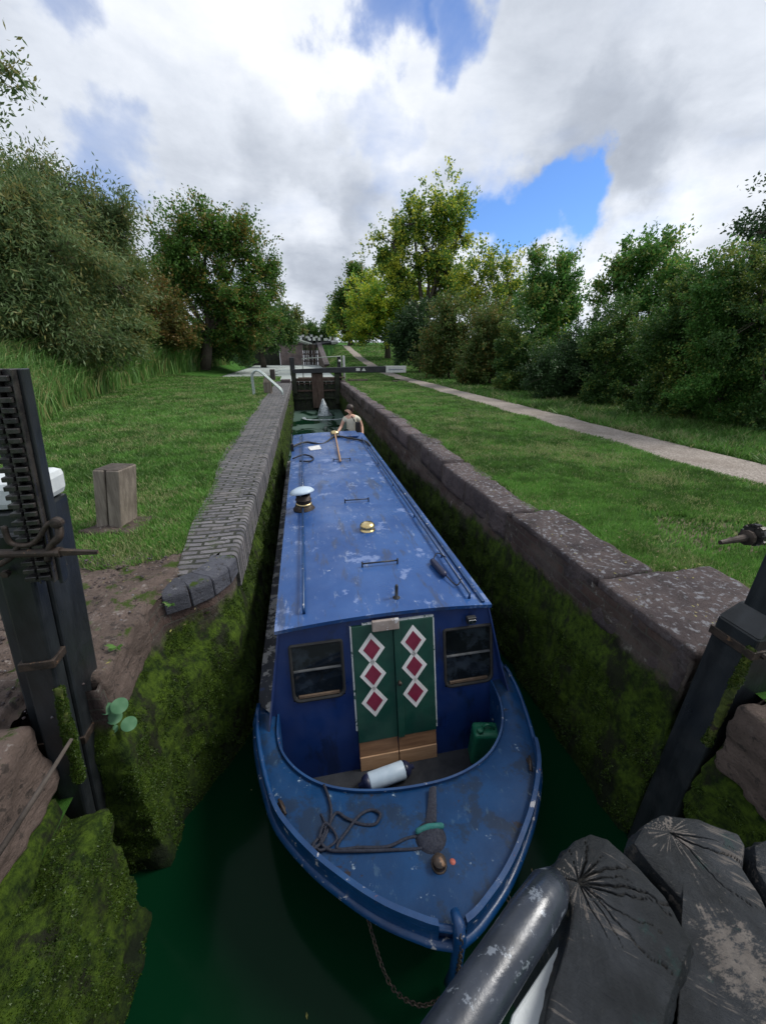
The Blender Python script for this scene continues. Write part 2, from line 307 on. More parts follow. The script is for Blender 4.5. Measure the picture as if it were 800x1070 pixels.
def m_timber():
    m, t, b = newmat('tarred_timber'); o = obco(t)
    base = MIXC(t, MAPR(t, noi(t, o, 9, 7, .65), .3, .7), (.006, .008, .010), (.024, .028, .034))
    worn = MIXC(t, noi(t, o, 40, 6), (.06, .052, .046), (.20, .18, .165))
    rm = N(t, 'ShaderNodeMapping'); rm.inputs[2].default_value = (0, 0, R(38)); L(t, o, rm.inputs[0]); grn = noi(t, rm.outputs[0], 70, 8, .75, (.10, 1, 1), .3)
    at_ = N(t, 'ShaderNodeAttribute', attribute_name='wear'); ac = N(t, 'ShaderNodeAttribute', attribute_name='crack')
    f = MATH(t, 'MULTIPLY', MAPR(t, noi(t, o, 26, 9, .78, (1, 1.8, 1), .4), .62, .66), .35)
    f = MATH(t, 'MAXIMUM', f, MAPR(t, MATH(t, 'ADD', MATH(t, 'MULTIPLY', at_.outputs['Fac'], .42), MATH(t, 'MULTIPLY', noi(t, o, 55, 9, .75, (1, 2.0, 1)), .8)), .62, .72, 0, .9))
    col = MIXC(t, MAPR(t, noi(t, o, 14, 7, .7), .60, .66, 0, .45), base, (.006, .035, .032)); f = MATH(t, 'MAXIMUM', f, MAPR(t, MATH(t, 'ADD', MATH(t, 'MULTIPLY', grn, .7), MATH(t, 'MULTIPLY', noi(t, o, 8, 5), .35)), .585, .63, 0, .7))
    col = MIXC(t, f, col, worn); col = MIXC(t, ac.outputs['Fac'], col, (.002, .002, .002))
    L(t, col, b.inputs['Base Color']); L(t, MAPR(t, f, 0, 1, .46, .9), b.inputs['Roughness']); b.inputs['Specular IOR Level'].default_value = .22
    bump(t, b, MATH(t, 'ADD', noi(t, o, 48, 9, .78, (1, 2, 1)), MATH(t, 'MULTIPLY', grn, 1.2)), .9, .004); return m
M['timber'] = m_timber()
M['pipe'] = pm('polished_black_rail', (.010, .014, .022), (.030, .038, .055), 7, .30, .35, 40, .002, wear=((.14, .16, .19), 34, .575), wear2=((.16, .12, .09), 12, .67), metal=.2, spec=.7)
M['bark'] = pm('bark', (.05, .04, .03), (.11, .09, .07), 6, .95, .9, 12, .03, stretch=(4, 4, .6))
M['beamgreen'] = pm('weathered_beam', (.30, .34, .29), (.42, .45, .40), 4, .7, .3)

# ------------------------------------------------------------------ mesh helpers
def origin(o):
    v = Vector((0, 0, 0))
    while o is not None: v = v + o.location; o = o.parent
    return v
def link(name, me, mat, parent=None, **props):
    o = bpy.data.objects.new(name, me); C.objects.link(o)
    if mat is not None:
        for mm in (mat if isinstance(mat, (list, tuple)) else [mat]): me.materials.append(mm)
    if parent is not None:
        o.parent = parent; off = origin(parent)
        if off.length > 0: me.transform(Matrix.Translation(-off))
    for k_, v_ in props.items(): o[k_] = v_
    return o
def npmesh(name, V, Fq):
    me = bpy.data.meshes.new(name); V = np.asarray(V, np.float32); Fq = np.asarray(Fq, np.int32)
    k_ = Fq.shape[1]; me.vertices.add(len(V)); me.vertices.foreach_set('co', V.ravel())
    me.loops.add(Fq.size); me.loops.foreach_set('vertex_index', Fq.ravel())
    me.polygons.add(len(Fq)); me.polygons.foreach_set('loop_start', np.arange(0, Fq.size, k_, dtype=np.int32))
    try: me.polygons.foreach_set('loop_total', np.full(len(Fq), k_, np.int32))
    except Exception: pass
    me.update(calc_edges=True); return me
class MB:
    def __init__(s): s.v = []; s.f = []
    def add(s, vs, fs):
        n = len(s.v); s.v += [tuple(v) for v in vs]; s.f += [tuple(i + n for i in f) for f in fs]; return s
    def box(s, c, sz, rot=None, taper=1.):
        vs = []
        for z in (-1, 1):
            k_ = taper if z > 0 else 1
            for x, y in ((-1, -1), (1, -1), (1, 1), (-1, 1)):
                v = Vector((x * sz[0] / 2 * k_, y * sz[1] / 2 * k_, z * sz[2] / 2))
                if rot is not None: v = rot @ v
                vs.append(v + Vector(c))
        return s.add(vs, [(3, 2, 1, 0), (4, 5, 6, 7), (0, 1, 5, 4), (1, 2, 6, 5), (2, 3, 7, 6), (3, 0, 4, 7)])
    def tube(s, pts, r, n=10, caps=True, closed=False):
        pts = [Vector(p) for p in pts]; rr = r if isinstance(r, (list, tuple)) else [r] * len(pts)
        base = len(s.v); prev = None; m_ = len(pts)
        for i, p in enumerate(pts):
            a = pts[(i - 1) % m_] if (closed or i > 0) else p; b_ = pts[(i + 1) % m_] if (closed or i < m_ - 1) else p
            t_ = (b_ - a); t_ = t_.normalized() if t_.length > 1e-9 else Vector((0, 0, 1))
            if prev is None: u = t_.orthogonal().normalized()
            else:
                u = prev - t_ * prev.dot(t_); u = u.normalized() if u.length > 1e-6 else t_.orthogonal().normalized()
            prev = u; v_ = t_.cross(u)
            for j in range(n):
                an = 2 * math.pi * j / n; s.v.append(tuple(p + (u * math.cos(an) + v_ * math.sin(an)) * rr[i]))
        for i in range(m_ if closed else m_ - 1):
            for j in range(n):
                a = base + i * n + j; b_ = base + i * n + (j + 1) % n; c_ = base + ((i + 1) % m_) * n + (j + 1) % n; d_ = base + ((i + 1) % m_) * n + j
                s.f.append((a, b_, c_, d_))
        if caps and not closed:
            s.f.append(tuple(base + j for j in range(n))[::-1]); s.f.append(tuple(base + (m_ - 1) * n + j for j in range(n)))
        return s
    def prism(s, poly, z0, z1, fn=None):
        n = len(poly); vs = [(x, y, z0) for x, y in poly] + [(x, y, z1) for x, y in poly]
        if fn: vs = [fn(*v) for v in vs]
        return s.add(vs, [tuple(range(n))[::-1], tuple(range(n, 2 * n))] + [(i, (i + 1) % n, n + (i + 1) % n, n + i) for i in range(n)])
    def lathe(s, c, prof, n=24, axis=None):
        vs = []; q = Vector(axis).to_track_quat('Z', 'Y').to_matrix() if axis else Matrix.Identity(3)
        for r_, z in prof:
            for j in range(n): vs.append(q @ Vector((r_ * math.cos(2 * math.pi * j / n), r_ * math.sin(2 * math.pi * j / n), z)) + Vector(c))
        fs = [(i * n + j, i * n + (j + 1) % n, (i + 1) * n + (j + 1) % n, (i + 1) * n + j) for i in range(len(prof) - 1) for j in range(n)]
        fs.append(tuple(range(n))[::-1]); fs.append(tuple((len(prof) - 1) * n + j for j in range(n)))
        return s.add(vs, fs)
    def grid(s, rows, closed=False):
        n = len(rows[0]); base = len(s.v)
        for r_ in rows: s.v += [tuple(p) for p in r_]
        for i in range(len(rows) - 1):
            for j in range(n if closed else n - 1):
                s.f.append((base + i * n + j, base + i * n + (j + 1) % n, base + (i + 1) * n + (j + 1) % n, base + (i + 1) * n + j))
        return s
    def build(s, name, mat, parent=None, bevel=0, smooth=False, recalc=True, segs=2, **props):
        me = bpy.data.meshes.new(name); me.from_pydata(s.v, [], s.f); me.update()
        if recalc:
            bm = bmesh.new(); bm.from_mesh(me); bmesh.ops.recalc_face_normals(bm, faces=bm.faces); bm.to_mesh(me); bm.free()
        o = link(name, me, mat, parent, **props)
        if smooth: me.polygons.foreach_set('use_smooth', [True] * len(me.polygons))
        if bevel:
            b_ = o.modifiers.new('bevel', 'BEVEL'); b_.width = bevel; b_.segments = segs; b_.limit_method = 'ANGLE'; b_.angle_limit = R(35)
        return o
def thing(name, label, cat, loc, group=None, kind=None):
    o = bpy.data.objects.new(name, None); C.objects.link(o); o.location = loc; o['label'] = label; o['category'] = cat
    if group: o['group'] = group
    if kind: o['kind'] = kind
    return o
def tag(o, label, cat, group=None, kind=None):
    o['label'] = label; o['category'] = cat
    if group: o['group'] = group
    if kind: o['kind'] = kind
    return o
def fbm(p, s=1., oct_=4): return mnoise.fractal(Vector(p) * s, .9, 2.0, oct_)
def spline(pts, n=8):
    pts = [Vector(p) for p in pts]; P_ = [pts[0]] + pts + [pts[-1]]; out = []
    for i in range(1, len(P_) - 2):
        for k_ in range(n):
            t_ = k_ / n; a, b_, c_, d_ = P_[i - 1], P_[i], P_[i + 1], P_[i + 2]
            out.append(.5 * ((2 * b_) + (c_ - a) * t_ + (2 * a - 5 * b_ + 4 * c_ - d_) * t_ ** 2 + (3 * b_ - a - 3 * c_ + d_) * t_ ** 3))
    return out + [pts[-1]]
def rock(c, sz, name, mat, parent, seed=0, amp=.02, sub=.05, rnd=.03, rotz=0., topfn=None, pw=.0, **props):
    # a block subdivided, softened at its edges and roughened
    bm = bmesh.new(); bmesh.ops.create_cube(bm, size=1)
    n = [max(2, min(60, int(s_ / sub))) for s_ in sz]
    me0 = []
    bm.free(); bm = bmesh.new(); idx = {}
    def vert(i, j, k_):
        key = (i, j, k_)
        if key not in idx: idx[key] = bm.verts.new((i / n[0] - .5, j / n[1] - .5, k_ / n[2] - .5))
        return idx[key]
    for a, b_, c_ in ((0, 1, 2), (1, 2, 0), (2, 0, 1)):
        for side in (0, n[c_]):
            for i in range(n[a]):
                for j in range(n[b_]):
                    q = []
                    for di, dj in ((0, 0), (1, 0), (1, 1), (0, 1)):
                        ijk = [0, 0, 0]; ijk[a] = i + di; ijk[b_] = j + dj; ijk[c_] = side; q.append(vert(*ijk))
                    bm.faces.new(q if side else q[::-1])
    S = Vector(sz); ro = Matrix.Rotation(rotz, 3, 'Z')
    for v in bm.verts:
        p = Vector((v.co.x * S.x, v.co.y * S.y, v.co.z * S.z)); h = S / 2
        q = Vector([max(-h[i] + rnd, min(h[i] - rnd, p[i])) for i in range(3)]); dlt = p - q
        if dlt.length > 1e-6: p = q + dlt.normalized() * min(rnd, dlt.length)
        nn = Vector((p.x / h.x, p.y / h.y, p.z / h.z)); nn.normalize()
        wp = ro @ p + Vector(c) + Vector((seed * 7.1, seed * 3.3, seed * 1.7))
        p += nn * (fbm(wp, 4.0, 5) * amp + fbm(wp, 14., 3) * amp * .35 + (fbm(wp + Vector((0, 0, wp.z * 2)), 34., 3) * .006 if sub < .03 else 0))
        p = ro @ p + Vector(c)
        if topfn: p = topfn(p)
        v.co = p
    me = bpy.data.meshes.new(name); bm.to_mesh(me); bm.free()
    me.polygons.foreach_set('use_smooth', [True] * len(me.polygons))
    return link(name, me, mat, parent, **props)
rng = np.random.default_rng(7); random.seed(7)

# ------------------------------------------------------------------ terrain
def HY(Y):
    Y = np.asarray(Y, float); kx = np.array([-60, 27, 32, 38, 45, 52, 58, 62, 92, 110, 118, 160, 400, 2500]); kz = np.array([0, 0, .12, .5, 1.0, 1.75, 2.3, 2.35, 2.35, 3.4, 3.9, 4.6, 5.5, 6])
    return np.interp(Y, kx, kz)
def HT(x, y):
    h = HY(y)
    if 24 < y < 58: # the pound: banks fall to the water
        if x > 0: k_ = min(1, max(0, (x - 2.3) / 2.2))
        else: k_ = min(1, max(0, (-x - 6) / 3))
        h = -.15 + (h + .15) * k_
        if y < 27 and x > 0: h = h * (y - 24) / 3
    return float(h)
xs = sorted(set([-1500, -400, -120, -60, -40, -30, -24, -20, -17, -14, -12, -10, -9, -7.5, -6, -5, -4, -3.2, -2.6, -2.0, -1.6, -1.3, -.9, 2.1, 2.3, 2.8, 3.4, 4, 4.5, 5.2, 6, 6.8, 7.6, 8.5, 10, 12, 15, 20, 26, 34, 45, 60, 120, 400, 1500]))
ys = sorted(set([-60, -20, -8, -2, 0, 1, 2, 3, 4, 5, 6, 8, 10, 12, 15, 18, 21, 24, 27, 32, 38, 45, 52, 58, 62, 70, 80, 92, 110, 118, 160, 220, 400, 900, 2500]))
def hole(x0, x1, y0, y1):
    xm, ym = (x0 + x1) / 2, (y0 + y1) / 2
    if ym < 24: return (-1.3 if ym < 3 else -.9) < xm < 2.1
    if ym < 27: return -.9 < xm < 2.3
    if ym < 58: return -6 < xm < 2.3
    if ym < 80: return -1.3 < xm < 2.1
    return False
g = MB(); idx = {}
for j, y in enumerate(ys):
    for i, x in enumerate(xs): idx[(i, j)] = len(g.v); g.v.append((x, y, HT(x, y) - (.03 if y < 24 else 0) - (.5 if (y < 2.5 and -2.7 < x < 0) else 0)))
for j in range(len(ys) - 1):
    for i in range(len(xs) - 1):
        if not hole(xs[i], xs[i + 1], ys[j], ys[j + 1]): g.f.append((idx[(i, j)], idx[(i + 1, j)], idx[(i + 1, j + 1)], idx[(i, j + 1)]))
ground = g.build('ground', M['ground'], kind='structure')
bed = MB().box((0, 20, -3.5), (20, 130, .2)).build('canal_bed', M['gatedark'], kind='structure')
# towpath ribbon
rows = []
for Y in list(np.arange(-20, 30, .5)) + list(np.arange(30, 118, 1.5)):
    cxp = 6.02 + (0 if Y < 58 else -.012 * (Y - 58) ** 1.35) + .05 * math.sin(Y * .7); hw = .56 - (.0 if Y < 20 else min(.1, (Y - 20) * .004))
    a = cxp - hw + fbm((Y * .9, 1, 0), 1.3) * .09; b_ = cxp + hw + fbm((Y * .9, 7, 0), 1.3) * .09
    rows.append([(a + (b_ - a) * k_ / 6, Y, HT(a, Y) + .012 + .02 * math.sin(math.pi * k_ / 6) * 1 + (.01 if Y > 24 else -.01)) for k_ in range(7)])
MB().grid(rows).build('towpath', M['path'], smooth=True, kind='structure')
# water
MB().add([(-3, -40, -1.55), (3.5, -40, -1.55), (3.5, 23.2, -1.55), (-3, 23.2, -1.55)], [(0, 1, 2, 3)]).build('lock_water', M['lock_water'], kind='structure')
MB().add([(-6.3, 22.9, -.2), (2.6, 22.9, -.2), (2.6, 58.3, -.2), (-6.3, 58.3, -.2)], [(0, 1, 2, 3)]).build('pound_water', M['pound_water'], kind='structure')

# ------------------------------------------------------------------ lock walls
def resample(path, step):
    out = []
    for i in range(len(path) - 1):
        a, b_ = np.array(path[i], float), np.array(path[i + 1], float); dist_ = max(.5, abs((a[1] + b_[1]) / 2)); n = max(1, int(np.hypot(*(b_ - a)[:2]) / (step * max(1, dist_ / 2.2))))
        for k_ in range(n): out.append(a + (b_ - a) * k_ / n)
    out.append(np.array(path[-1], float)); return np.array(out)
def wall_mesh(path, zs, amp, side, seed):
    # path columns: x_top, y_top, x_low, y_low ; side=+1 when the wall faces +x
    P_ = resample(path, .035); rows = []
    for k_, p in enumerate(P_):
        a = P_[max(0, k_ - 1)]; b_ = P_[min(len(P_) - 1, k_ + 1)]; t_ = (b_ - a)[:2]; t_ = t_ / (np.hypot(*t_) + 1e-9)
        nrm = np.array([-t_[1], t_[0]]) if side > 0 else np.array([t_[1], -t_[0]])
        col = []
        for z in zs:
            m_ = min(1, max(0, (-.28 - z) / .3)); m_ = m_ * m_ * (3 - 2 * m_)
            x = p[0] * (1 - m_) + p[2] * m_; y = p[1] * (1 - m_) + p[3] * m_
            am = amp * (.35 + .65 * m_); dd = fbm((x + seed, y, z * 1.3), 2.6, 5) * am + fbm((x, y + seed, z * .6), 13, 4) * am * .45 + .03 * m_ - .02 + .004 * math.sin(z * 80) * m_
            col.append((x + nrm[0] * dd, y + nrm[1] * dd, z))
        rows.append(col)
    return rows
zs = list(np.linspace(-.02, -.6, 16)) + list(np.linspace(-.66, -1.7, 22)) + [-2.4]
lp = [(-.66, 23.2, -.66, 23.2), (-.66, 12, -.66, 12), (-.66, 2.95, -.64, 2.75), (-.69, 2.75, -.67, 2.55), (-.78, 2.60, -.76, 2.40), (-.92, 2.50, -.88, 2.25), (-1.08, 2.42, -1.0, 2.1), (-1.12, 2.2, -1.08, 1.95), (-1.13, 1.9, -1.11, 1.8), (-1.13, 1.67, -1.11, 1.67),
      (-1.30, 1.66, -1.30, 1.66), (-1.7, 1.66, -1.7, 1.66), (-1.7, 1.2, -1.7, 1.2)]
lw = thing('lock_wall', 'left lock side wall, mossy below a blue brick edge that curves away near the camera', 'wall', (-.9, 10, 0))
rows = wall_mesh([p for p in lp][::-1], zs, .05, -1, 3.3)
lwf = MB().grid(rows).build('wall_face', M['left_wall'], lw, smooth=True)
rp = [(1.95, -3, 1.95, -3), (1.97, .9, 1.97, .9), (1.97, 1.0, 1.97, 1.0), (2.35, 1.02, 2.35, 1.02), (2.35, 1.22, 2.35, 1.22), (1.97, 1.24, 1.97, 1.24), (1.955, 1.4, 1.955, 1.4), (1.95, 4, 1.95, 4), (1.95, 12, 1.95, 12), (1.95, 23.2, 1.95, 23.2)]
rw = thing('lock_wall', 'right lock side wall, dark mossy brickwork under heavy lichen-spotted coping stones', 'wall', (2.1, 10, 0))
rows = wall_mesh(rp, zs, .045, 1, 9.1)
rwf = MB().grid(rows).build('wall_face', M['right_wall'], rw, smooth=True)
# left: paved brick band, with bullnose edging bricks
BEY, BEX = [2.6, 3.4, 5, 6, 9, 22], [-.96, -1.12, -1.25, -1.32, -1.43, -1.60]
def band_edge(Y): return float(np.interp(Y, BEY, BEX)) + .03 * math.sin(Y * 1.7) + fbm((Y, 3, 1), 1.1) * .05
rows = []
for Y in [2.70, 2.8, 2.9] + list(np.arange(3.05, 23.3, .2)):
    xo = band_edge(Y) - .03; xi = -.78 if Y > 2.9 else (-.86 if Y > 2.7 else -.96)
    rows.append([(xo + (xi - xo) * k_ / 8, Y, .004 + fbm((Y * 2, k_, 5), 1, 2) * .006) for k_ in range(9)])
MB().grid(rows).build('brick_paving', M['setts'], lw, smooth=True)
def nose(c, dirv, ln, w_, name='coping_brick', mt='bluebrick', hh=.155):
    # a bullnose brick: profile swept along dirv, w_ deep, overhanging 1 cm
    dirv = Vector(dirv).normalized(); inn = Vector((-dirv.y, dirv.x, 0)); m = MB(); rows = []
    prof = [(w_, -hh), (w_, .012)] + [(.045 - .045 * math.sin(a), -.035 + .045 * math.cos(a)) for a in np.linspace(0, math.pi / 2, 6)] + [(0, -hh)]
    for s_ in (-ln / 2 + .006, ln / 2 - .006): rows.append([Vector(c) + dirv * s_ + inn * u + Vector((0, 0, z_)) for u, z_ in prof])
    m.grid(rows, closed=True); n = len(prof); m.f += [tuple(range(n)), tuple(range(n, 2 * n))[::-1]]
    o = m.build(name, M[mt], lw, bevel=.006, segs=1); return o
Y = 2.95; kk = 0
while Y < 23.1:
    ln = .245 * (1 + .0 * kk)
    nose((-.65 + random.uniform(-.006, .006), Y + ln / 2, random.uniform(-.006, .004)), (0, 1, 0), ln, .14, mt='setts', hh=.30); Y += ln; kk += 1
crv = spline([(-.652, 2.95, 0), (-.68, 2.77, 0), (-.77, 2.61, 0), (-.91, 2.51, 0), (-1.09, 2.43, 0)], 6)
acc = 0; seg = [crv[0]]
for i in range(1, len(crv)):
    acc += (crv[i] - crv[i - 1]).length
    if acc > .17:
        a = seg[-1]; b_ = crv[i]; nose((a + b_) / 2 + Vector((0, 0, random.uniform(-.006, .004))), (a - b_), (a - b_).length, .2); seg.append(b_); acc = 0
# rough stone slab behind the gear
def slabtop(poly, z, nx, ny, amp, name, mat, parent, seed, zlow):
    pass
rows = []
for i in range(110):
    u = i / 109; row = []
    y0 = 1.30 + .0 * u; 
    for j in range(130):
        v_ = j / 129; Yq = 1.42 + (3.25 - 1.42) * v_
        xr = np.interp(Yq, [1.42, 1.84, 1.88, 2.2, 2.42, 2.55, 2.7, 3.25], [-1.43, -1.43, -1.13, -1.12, -1.09, -1.02, -.98, -1.06]); xl = -3.6
        x = xl + (xr - xl) * (u ** .6); zq = .012 + fbm((x, Yq, 2), 3.4, 6) * .035 + fbm((x, Yq, 9), 13, 4) * .016 + fbm((x, Yq, 4), 34, 3) * .006 - .05 * max(0, (v_ - .72) / .28)
        if u > .97: zq -= .03
        row.append((x, Yq, zq))
    rows.append(row)
MB().grid(rows).build('stone_slab', M['rough_stone'], lw, smooth=True)
for (c_, s_, sd_) in (((-1.62, 1.25, -.2), (.62, .5, .42), 1), ((-1.6, .7, -.23), (.7, .52, .44), 2), ((-1.75, .1, -.23), (.9, .6, .44), 3), ((-2.6, 1.2, -.22), (1.2, .62, .44), 4), ((-1.27, 2.06, -.155), (.30, .66, .34), 5)):
    rock(c_, s_, 'quoin_stone', M['rough_stone'], lw, sd_, .030, .02, .03)
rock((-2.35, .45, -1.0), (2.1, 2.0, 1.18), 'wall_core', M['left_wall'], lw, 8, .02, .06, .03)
# mossy lower block nearest the camera on the left
mb_ = thing('mossy_block', 'big moss-covered masonry block at the lower left, beside the dark slot of the black post', 'masonry', (-1.5, .8, -.6))
def mtop(p):
    k_ = math.exp(-((p.y - 1.05 + (p.x + 1.2) * 1.1) / .045) ** 2); p.z -= .05 * k_ if p.z > -1 else 0; return p
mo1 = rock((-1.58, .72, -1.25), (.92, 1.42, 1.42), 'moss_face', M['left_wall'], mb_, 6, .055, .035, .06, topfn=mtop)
rock((2.36, .32, -.20), (.90, 1.30, .44), 'quoin_stone', M['rough_stone'], rw, 7, .038, .024, .035)
# right: coping stones, one by one
Y = 1.26; spec = [(.78, .98), (1.28, .50), (1.1, .38), (.9, .42), (1.2, .36)]; i = 0
while Y < 23:
    ln, wd = spec[i] if i < len(spec) else (random.uniform(.7, 1.25), random.uniform(.34, .44))
    jit = random.uniform(-.022, .022)
    rock((1.965 + wd / 2 + jit, Y + ln / 2, -.145 + random.uniform(-.01, .01)), (wd, ln - .028, .32 + random.uniform(-.02, .02)), 'coping_stone', M['stone'], rw, 10 + i, .022 if Y < 6 else .014, .035 if Y < 5 else .10, .022)
    Y += ln; i += 1

# ------------------------------------------------------------------ moss fuzz on the near walls
def fuzz(objs, n, parent, name, test, ln=(.003, .0075), mat=None):
    Vs = []
    for o in objs:
        off = np.array(origin(o)); me = o.data; nv = len(me.vertices); co = np.empty(nv * 3, np.float32); me.vertices.foreach_get('co', co); co = co.reshape(-1, 3) + off
        me.calc_loop_triangles(); nt_ = len(me.loop_triangles); ti = np.empty(nt_ * 3, np.int32); me.loop_triangles.foreach_get('vertices', ti); tri = co[ti.reshape(-1, 3)]
        cen = tri.mean(1); ok = test(cen); tri = tri[ok]; cen = cen[ok]
        if not len(tri): continue
        nr = np.cross(tri[:, 1] - tri[:, 0], tri[:, 2] - tri[:, 0]); ar = np.linalg.norm(nr, axis=1); nr /= ar[:, None] + 1e-12
        tocam = np.array([0, 0, 1.55]) - cen; dd = np.linalg.norm(tocam, axis=1); sgn = np.sign((nr * tocam).sum(1)); nr *= sgn[:, None]
        wgt = ar / dd ** 2; wgt /= wgt.sum(); pick = rng.choice(len(tri), n // len(objs), p=wgt)
        uv = rng.random((len(pick), 2)); fl = uv.sum(1) > 1; uv[fl] = 1 - uv[fl]
        T = tri[pick]; P0 = T[:, 0] + (T[:, 1] - T[:, 0]) * uv[:, :1] + (T[:, 2] - T[:, 0]) * uv[:, 1:]
        keep = np.array([mnoise.fractal(Vector((p[0] * 6, p[1] * 6, p[2] * 3)), .8, 2, 4) > -.05 for p in P0]); P0 = P0[keep]; nn = nr[pick][keep]; dist_ = dd[pick][keep]
        l_ = rng.uniform(ln[0], ln[1], len(P0)) * np.clip(dist_ / 2.0, .8, 3); dirn = nn + rng.normal(0, .55, nn.shape) + np.array([0, 0, .15]); dirn /= np.linalg.norm(dirn, axis=1)[:, None]
        sd_ = np.cross(dirn, rng.normal(0, 1, dirn.shape)); sd_ /= np.linalg.norm(sd_, axis=1)[:, None] + 1e-9; w_ = (l_ * .35)[:, None]
        Vs.append(np.stack([P0 - sd_ * w_, P0 + sd_ * w_, P0 + dirn * l_[:, None]], 1).reshape(-1, 3))
    V = np.concatenate(Vs); F_ = np.arange(len(V)).reshape(-1, 3)
    return link(name, npmesh(name, V, F_), mat or M['moss'], parent, kind='stuff')
fuzz([lwf], 140000, lw, 'moss', lambda c: (c[:, 2] < -.30 - .06 * np.sin(c[:, 1] * 9)) & (c[:, 2] > -1.56) & (c[:, 1] < 7))
fuzz([mo1], 120000, mb_, 'moss', lambda c: (c[:, 2] > -1.56), (.003, .008))
fuzz([rwf], 120000, rw, 'moss', lambda c: (c[:, 2] < -.55) & (c[:, 2] > -1.56) & (c[:, 1] < 7))

# ------------------------------------------------------------------ narrowboat
BX = .5
nb = thing('narrowboat', 'long blue narrowboat with green diamond-painted bow doors, filling the lock', 'boat', (BX, 5, -1.55))
def rake(z): return 2.35 - .27 * (-.32 - z)
def onb(x, y, off=0.):
    r = ray(x, y); # intersect raked plane Y = 2.35+.27*(.32+z)
    tt = (2.35 + .27 * (.32 + CAMH)) / (r.y - .27 * r.z); p = r * tt + Vector((0, 0, CAMH)); return p + Vector((0, -off, 0))
def hwid(Y): return float(np.interp(Y, [.785, .825, .915, 1.03, 1.2, 1.35, 1.5, 1.8, 2.1, 2.6, 9.6, 10.2, 10.7, 10.9], [0, .12, .28, .44, .62, .75, .85, .96, 1.02, 1.045, 1.045, .95, .62, 0]))
def dz(Y): return -.985 + .10 * max(0, (1.9 - Y) / 1.1) ** 1.5
bowY = [2.35, 2.1, 1.9, 1.7, 1.5, 1.35, 1.2, 1.1, 1.0, .92, .86, .82, .80, .785]
side = [(hwid(y), y) for y in bowY]
outer = [Vector((BX - h_, y, dz(y))) for h_, y in side] + [Vector((BX + h_, y, dz(y))) for h_, y in side[::-1][1:]]
outer = spline(outer, 3)
nO = len(outer)
# cockpit opening (U)
U = [(-.38, 2.17), (-.375, 2.0), (-.33, 1.85), (-.22, 1.70), (-.06, 1.58), (.16, 1.50), (.45, 1.46), (.75, 1.47), (1.0, 1.55), (1.17, 1.68), (1.28, 1.84), (1.33, 2.0), (1.345, 2.17)]
Us = spline([Vector((x, y, dz(y) + .0)) for x, y in U], 7)
def arclen(pts, n):
    acc = [0]
    for i in range(1, len(pts)): acc.append(acc[-1] + (pts[i] - pts[i - 1]).length)
    out = []; j = 0
    for k_ in range(n):
        s_ = acc[-1] * k_ / (n - 1)
        while j < len(pts) - 2 and acc[j + 1] < s_: j += 1
        t_ = (s_ - acc[j]) / max(1e-9, acc[j + 1] - acc[j]); out.append(pts[j].lerp(pts[j + 1], t_))
    return out
Oa = arclen(outer, 91); Ua = arclen(Us, 91)
Oa[0].y = Oa[-1].y = 2.2; Ua[0].y = Ua[-1].y = 2.2
rows = [[a.lerp(b_, k_ / 8) + Vector((0, 0, .015 * math.sin(math.pi * k_ / 8))) for k_ in range(9)] for a, b_ in zip(Oa, Ua)]
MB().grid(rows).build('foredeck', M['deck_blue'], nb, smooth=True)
# coaming: lip and inner wall of the cockpit
rows = [[p + Vector((0, 0, -.002)), p + Vector((0, 0, .022)), p + Vector((0, .0, .022)) + (Vector((BX, 2.1, p.z)) - p).normalized() * .014, (p + (Vector((BX, 2.1, p.z)) - p).normalized() * .016) * 1 + Vector((0, 0, -.60))] for p in Ua]
MB().grid(rows).build('cockpit_coaming', M['edge_blue'], nb, smooth=False)
fl = MB().prism([(-.42, 2.22), (-.40, 1.9), (-.1, 1.55), (.45, 1.42), (1.05, 1.55), (1.36, 1.9), (1.38, 2.22)], -1.60, -1.53); fl.build('well_floor', M['floor'], nb)
# hull
def hull_rows():
    cols = []
    full = [Vector((BX - 1.045, 9.6, -.985))] + [Vector((BX - hwid(y), y, dz(y))) for y in (8, 6, 4.5, 3.4, 2.7)] + Oa + [Vector((BX + hwid(y), y, dz(y))) for y in (2.7, 3.4, 4.5, 6, 8, 9.6)]
    for p in full:
        col = []
        for zz_, k_ in ((0, 0), (-.07, .0), (-.075, .012), (-.20, .02), (-.35, .05), (-.58, .10), (-1.0, .2)):
            bw = max(0, min(1, (2.3 - p.y) / 1.3)); q = p.copy(); q.x = BX + (p.x - BX) * (1 - k_ * bw * 1.1); q.y = p.y + k_ * bw * 1.4; q.z = p.z + zz_; col.append(q)
        cols.append(col)
    return cols
MB().grid(hull_rows()).build('hull', M['hull_dark'], nb, smooth=True)
stern = [(BX + 1.045, 9.6), (BX + .95, 10.2), (BX + .62, 10.7), (BX, 10.9), (BX - .62, 10.7), (BX - .95, 10.2), (BX - 1.045, 9.6)]
MB().prism(stern, -2.0, -1.02).build('stern_hull', M['hull_dark'], nb)
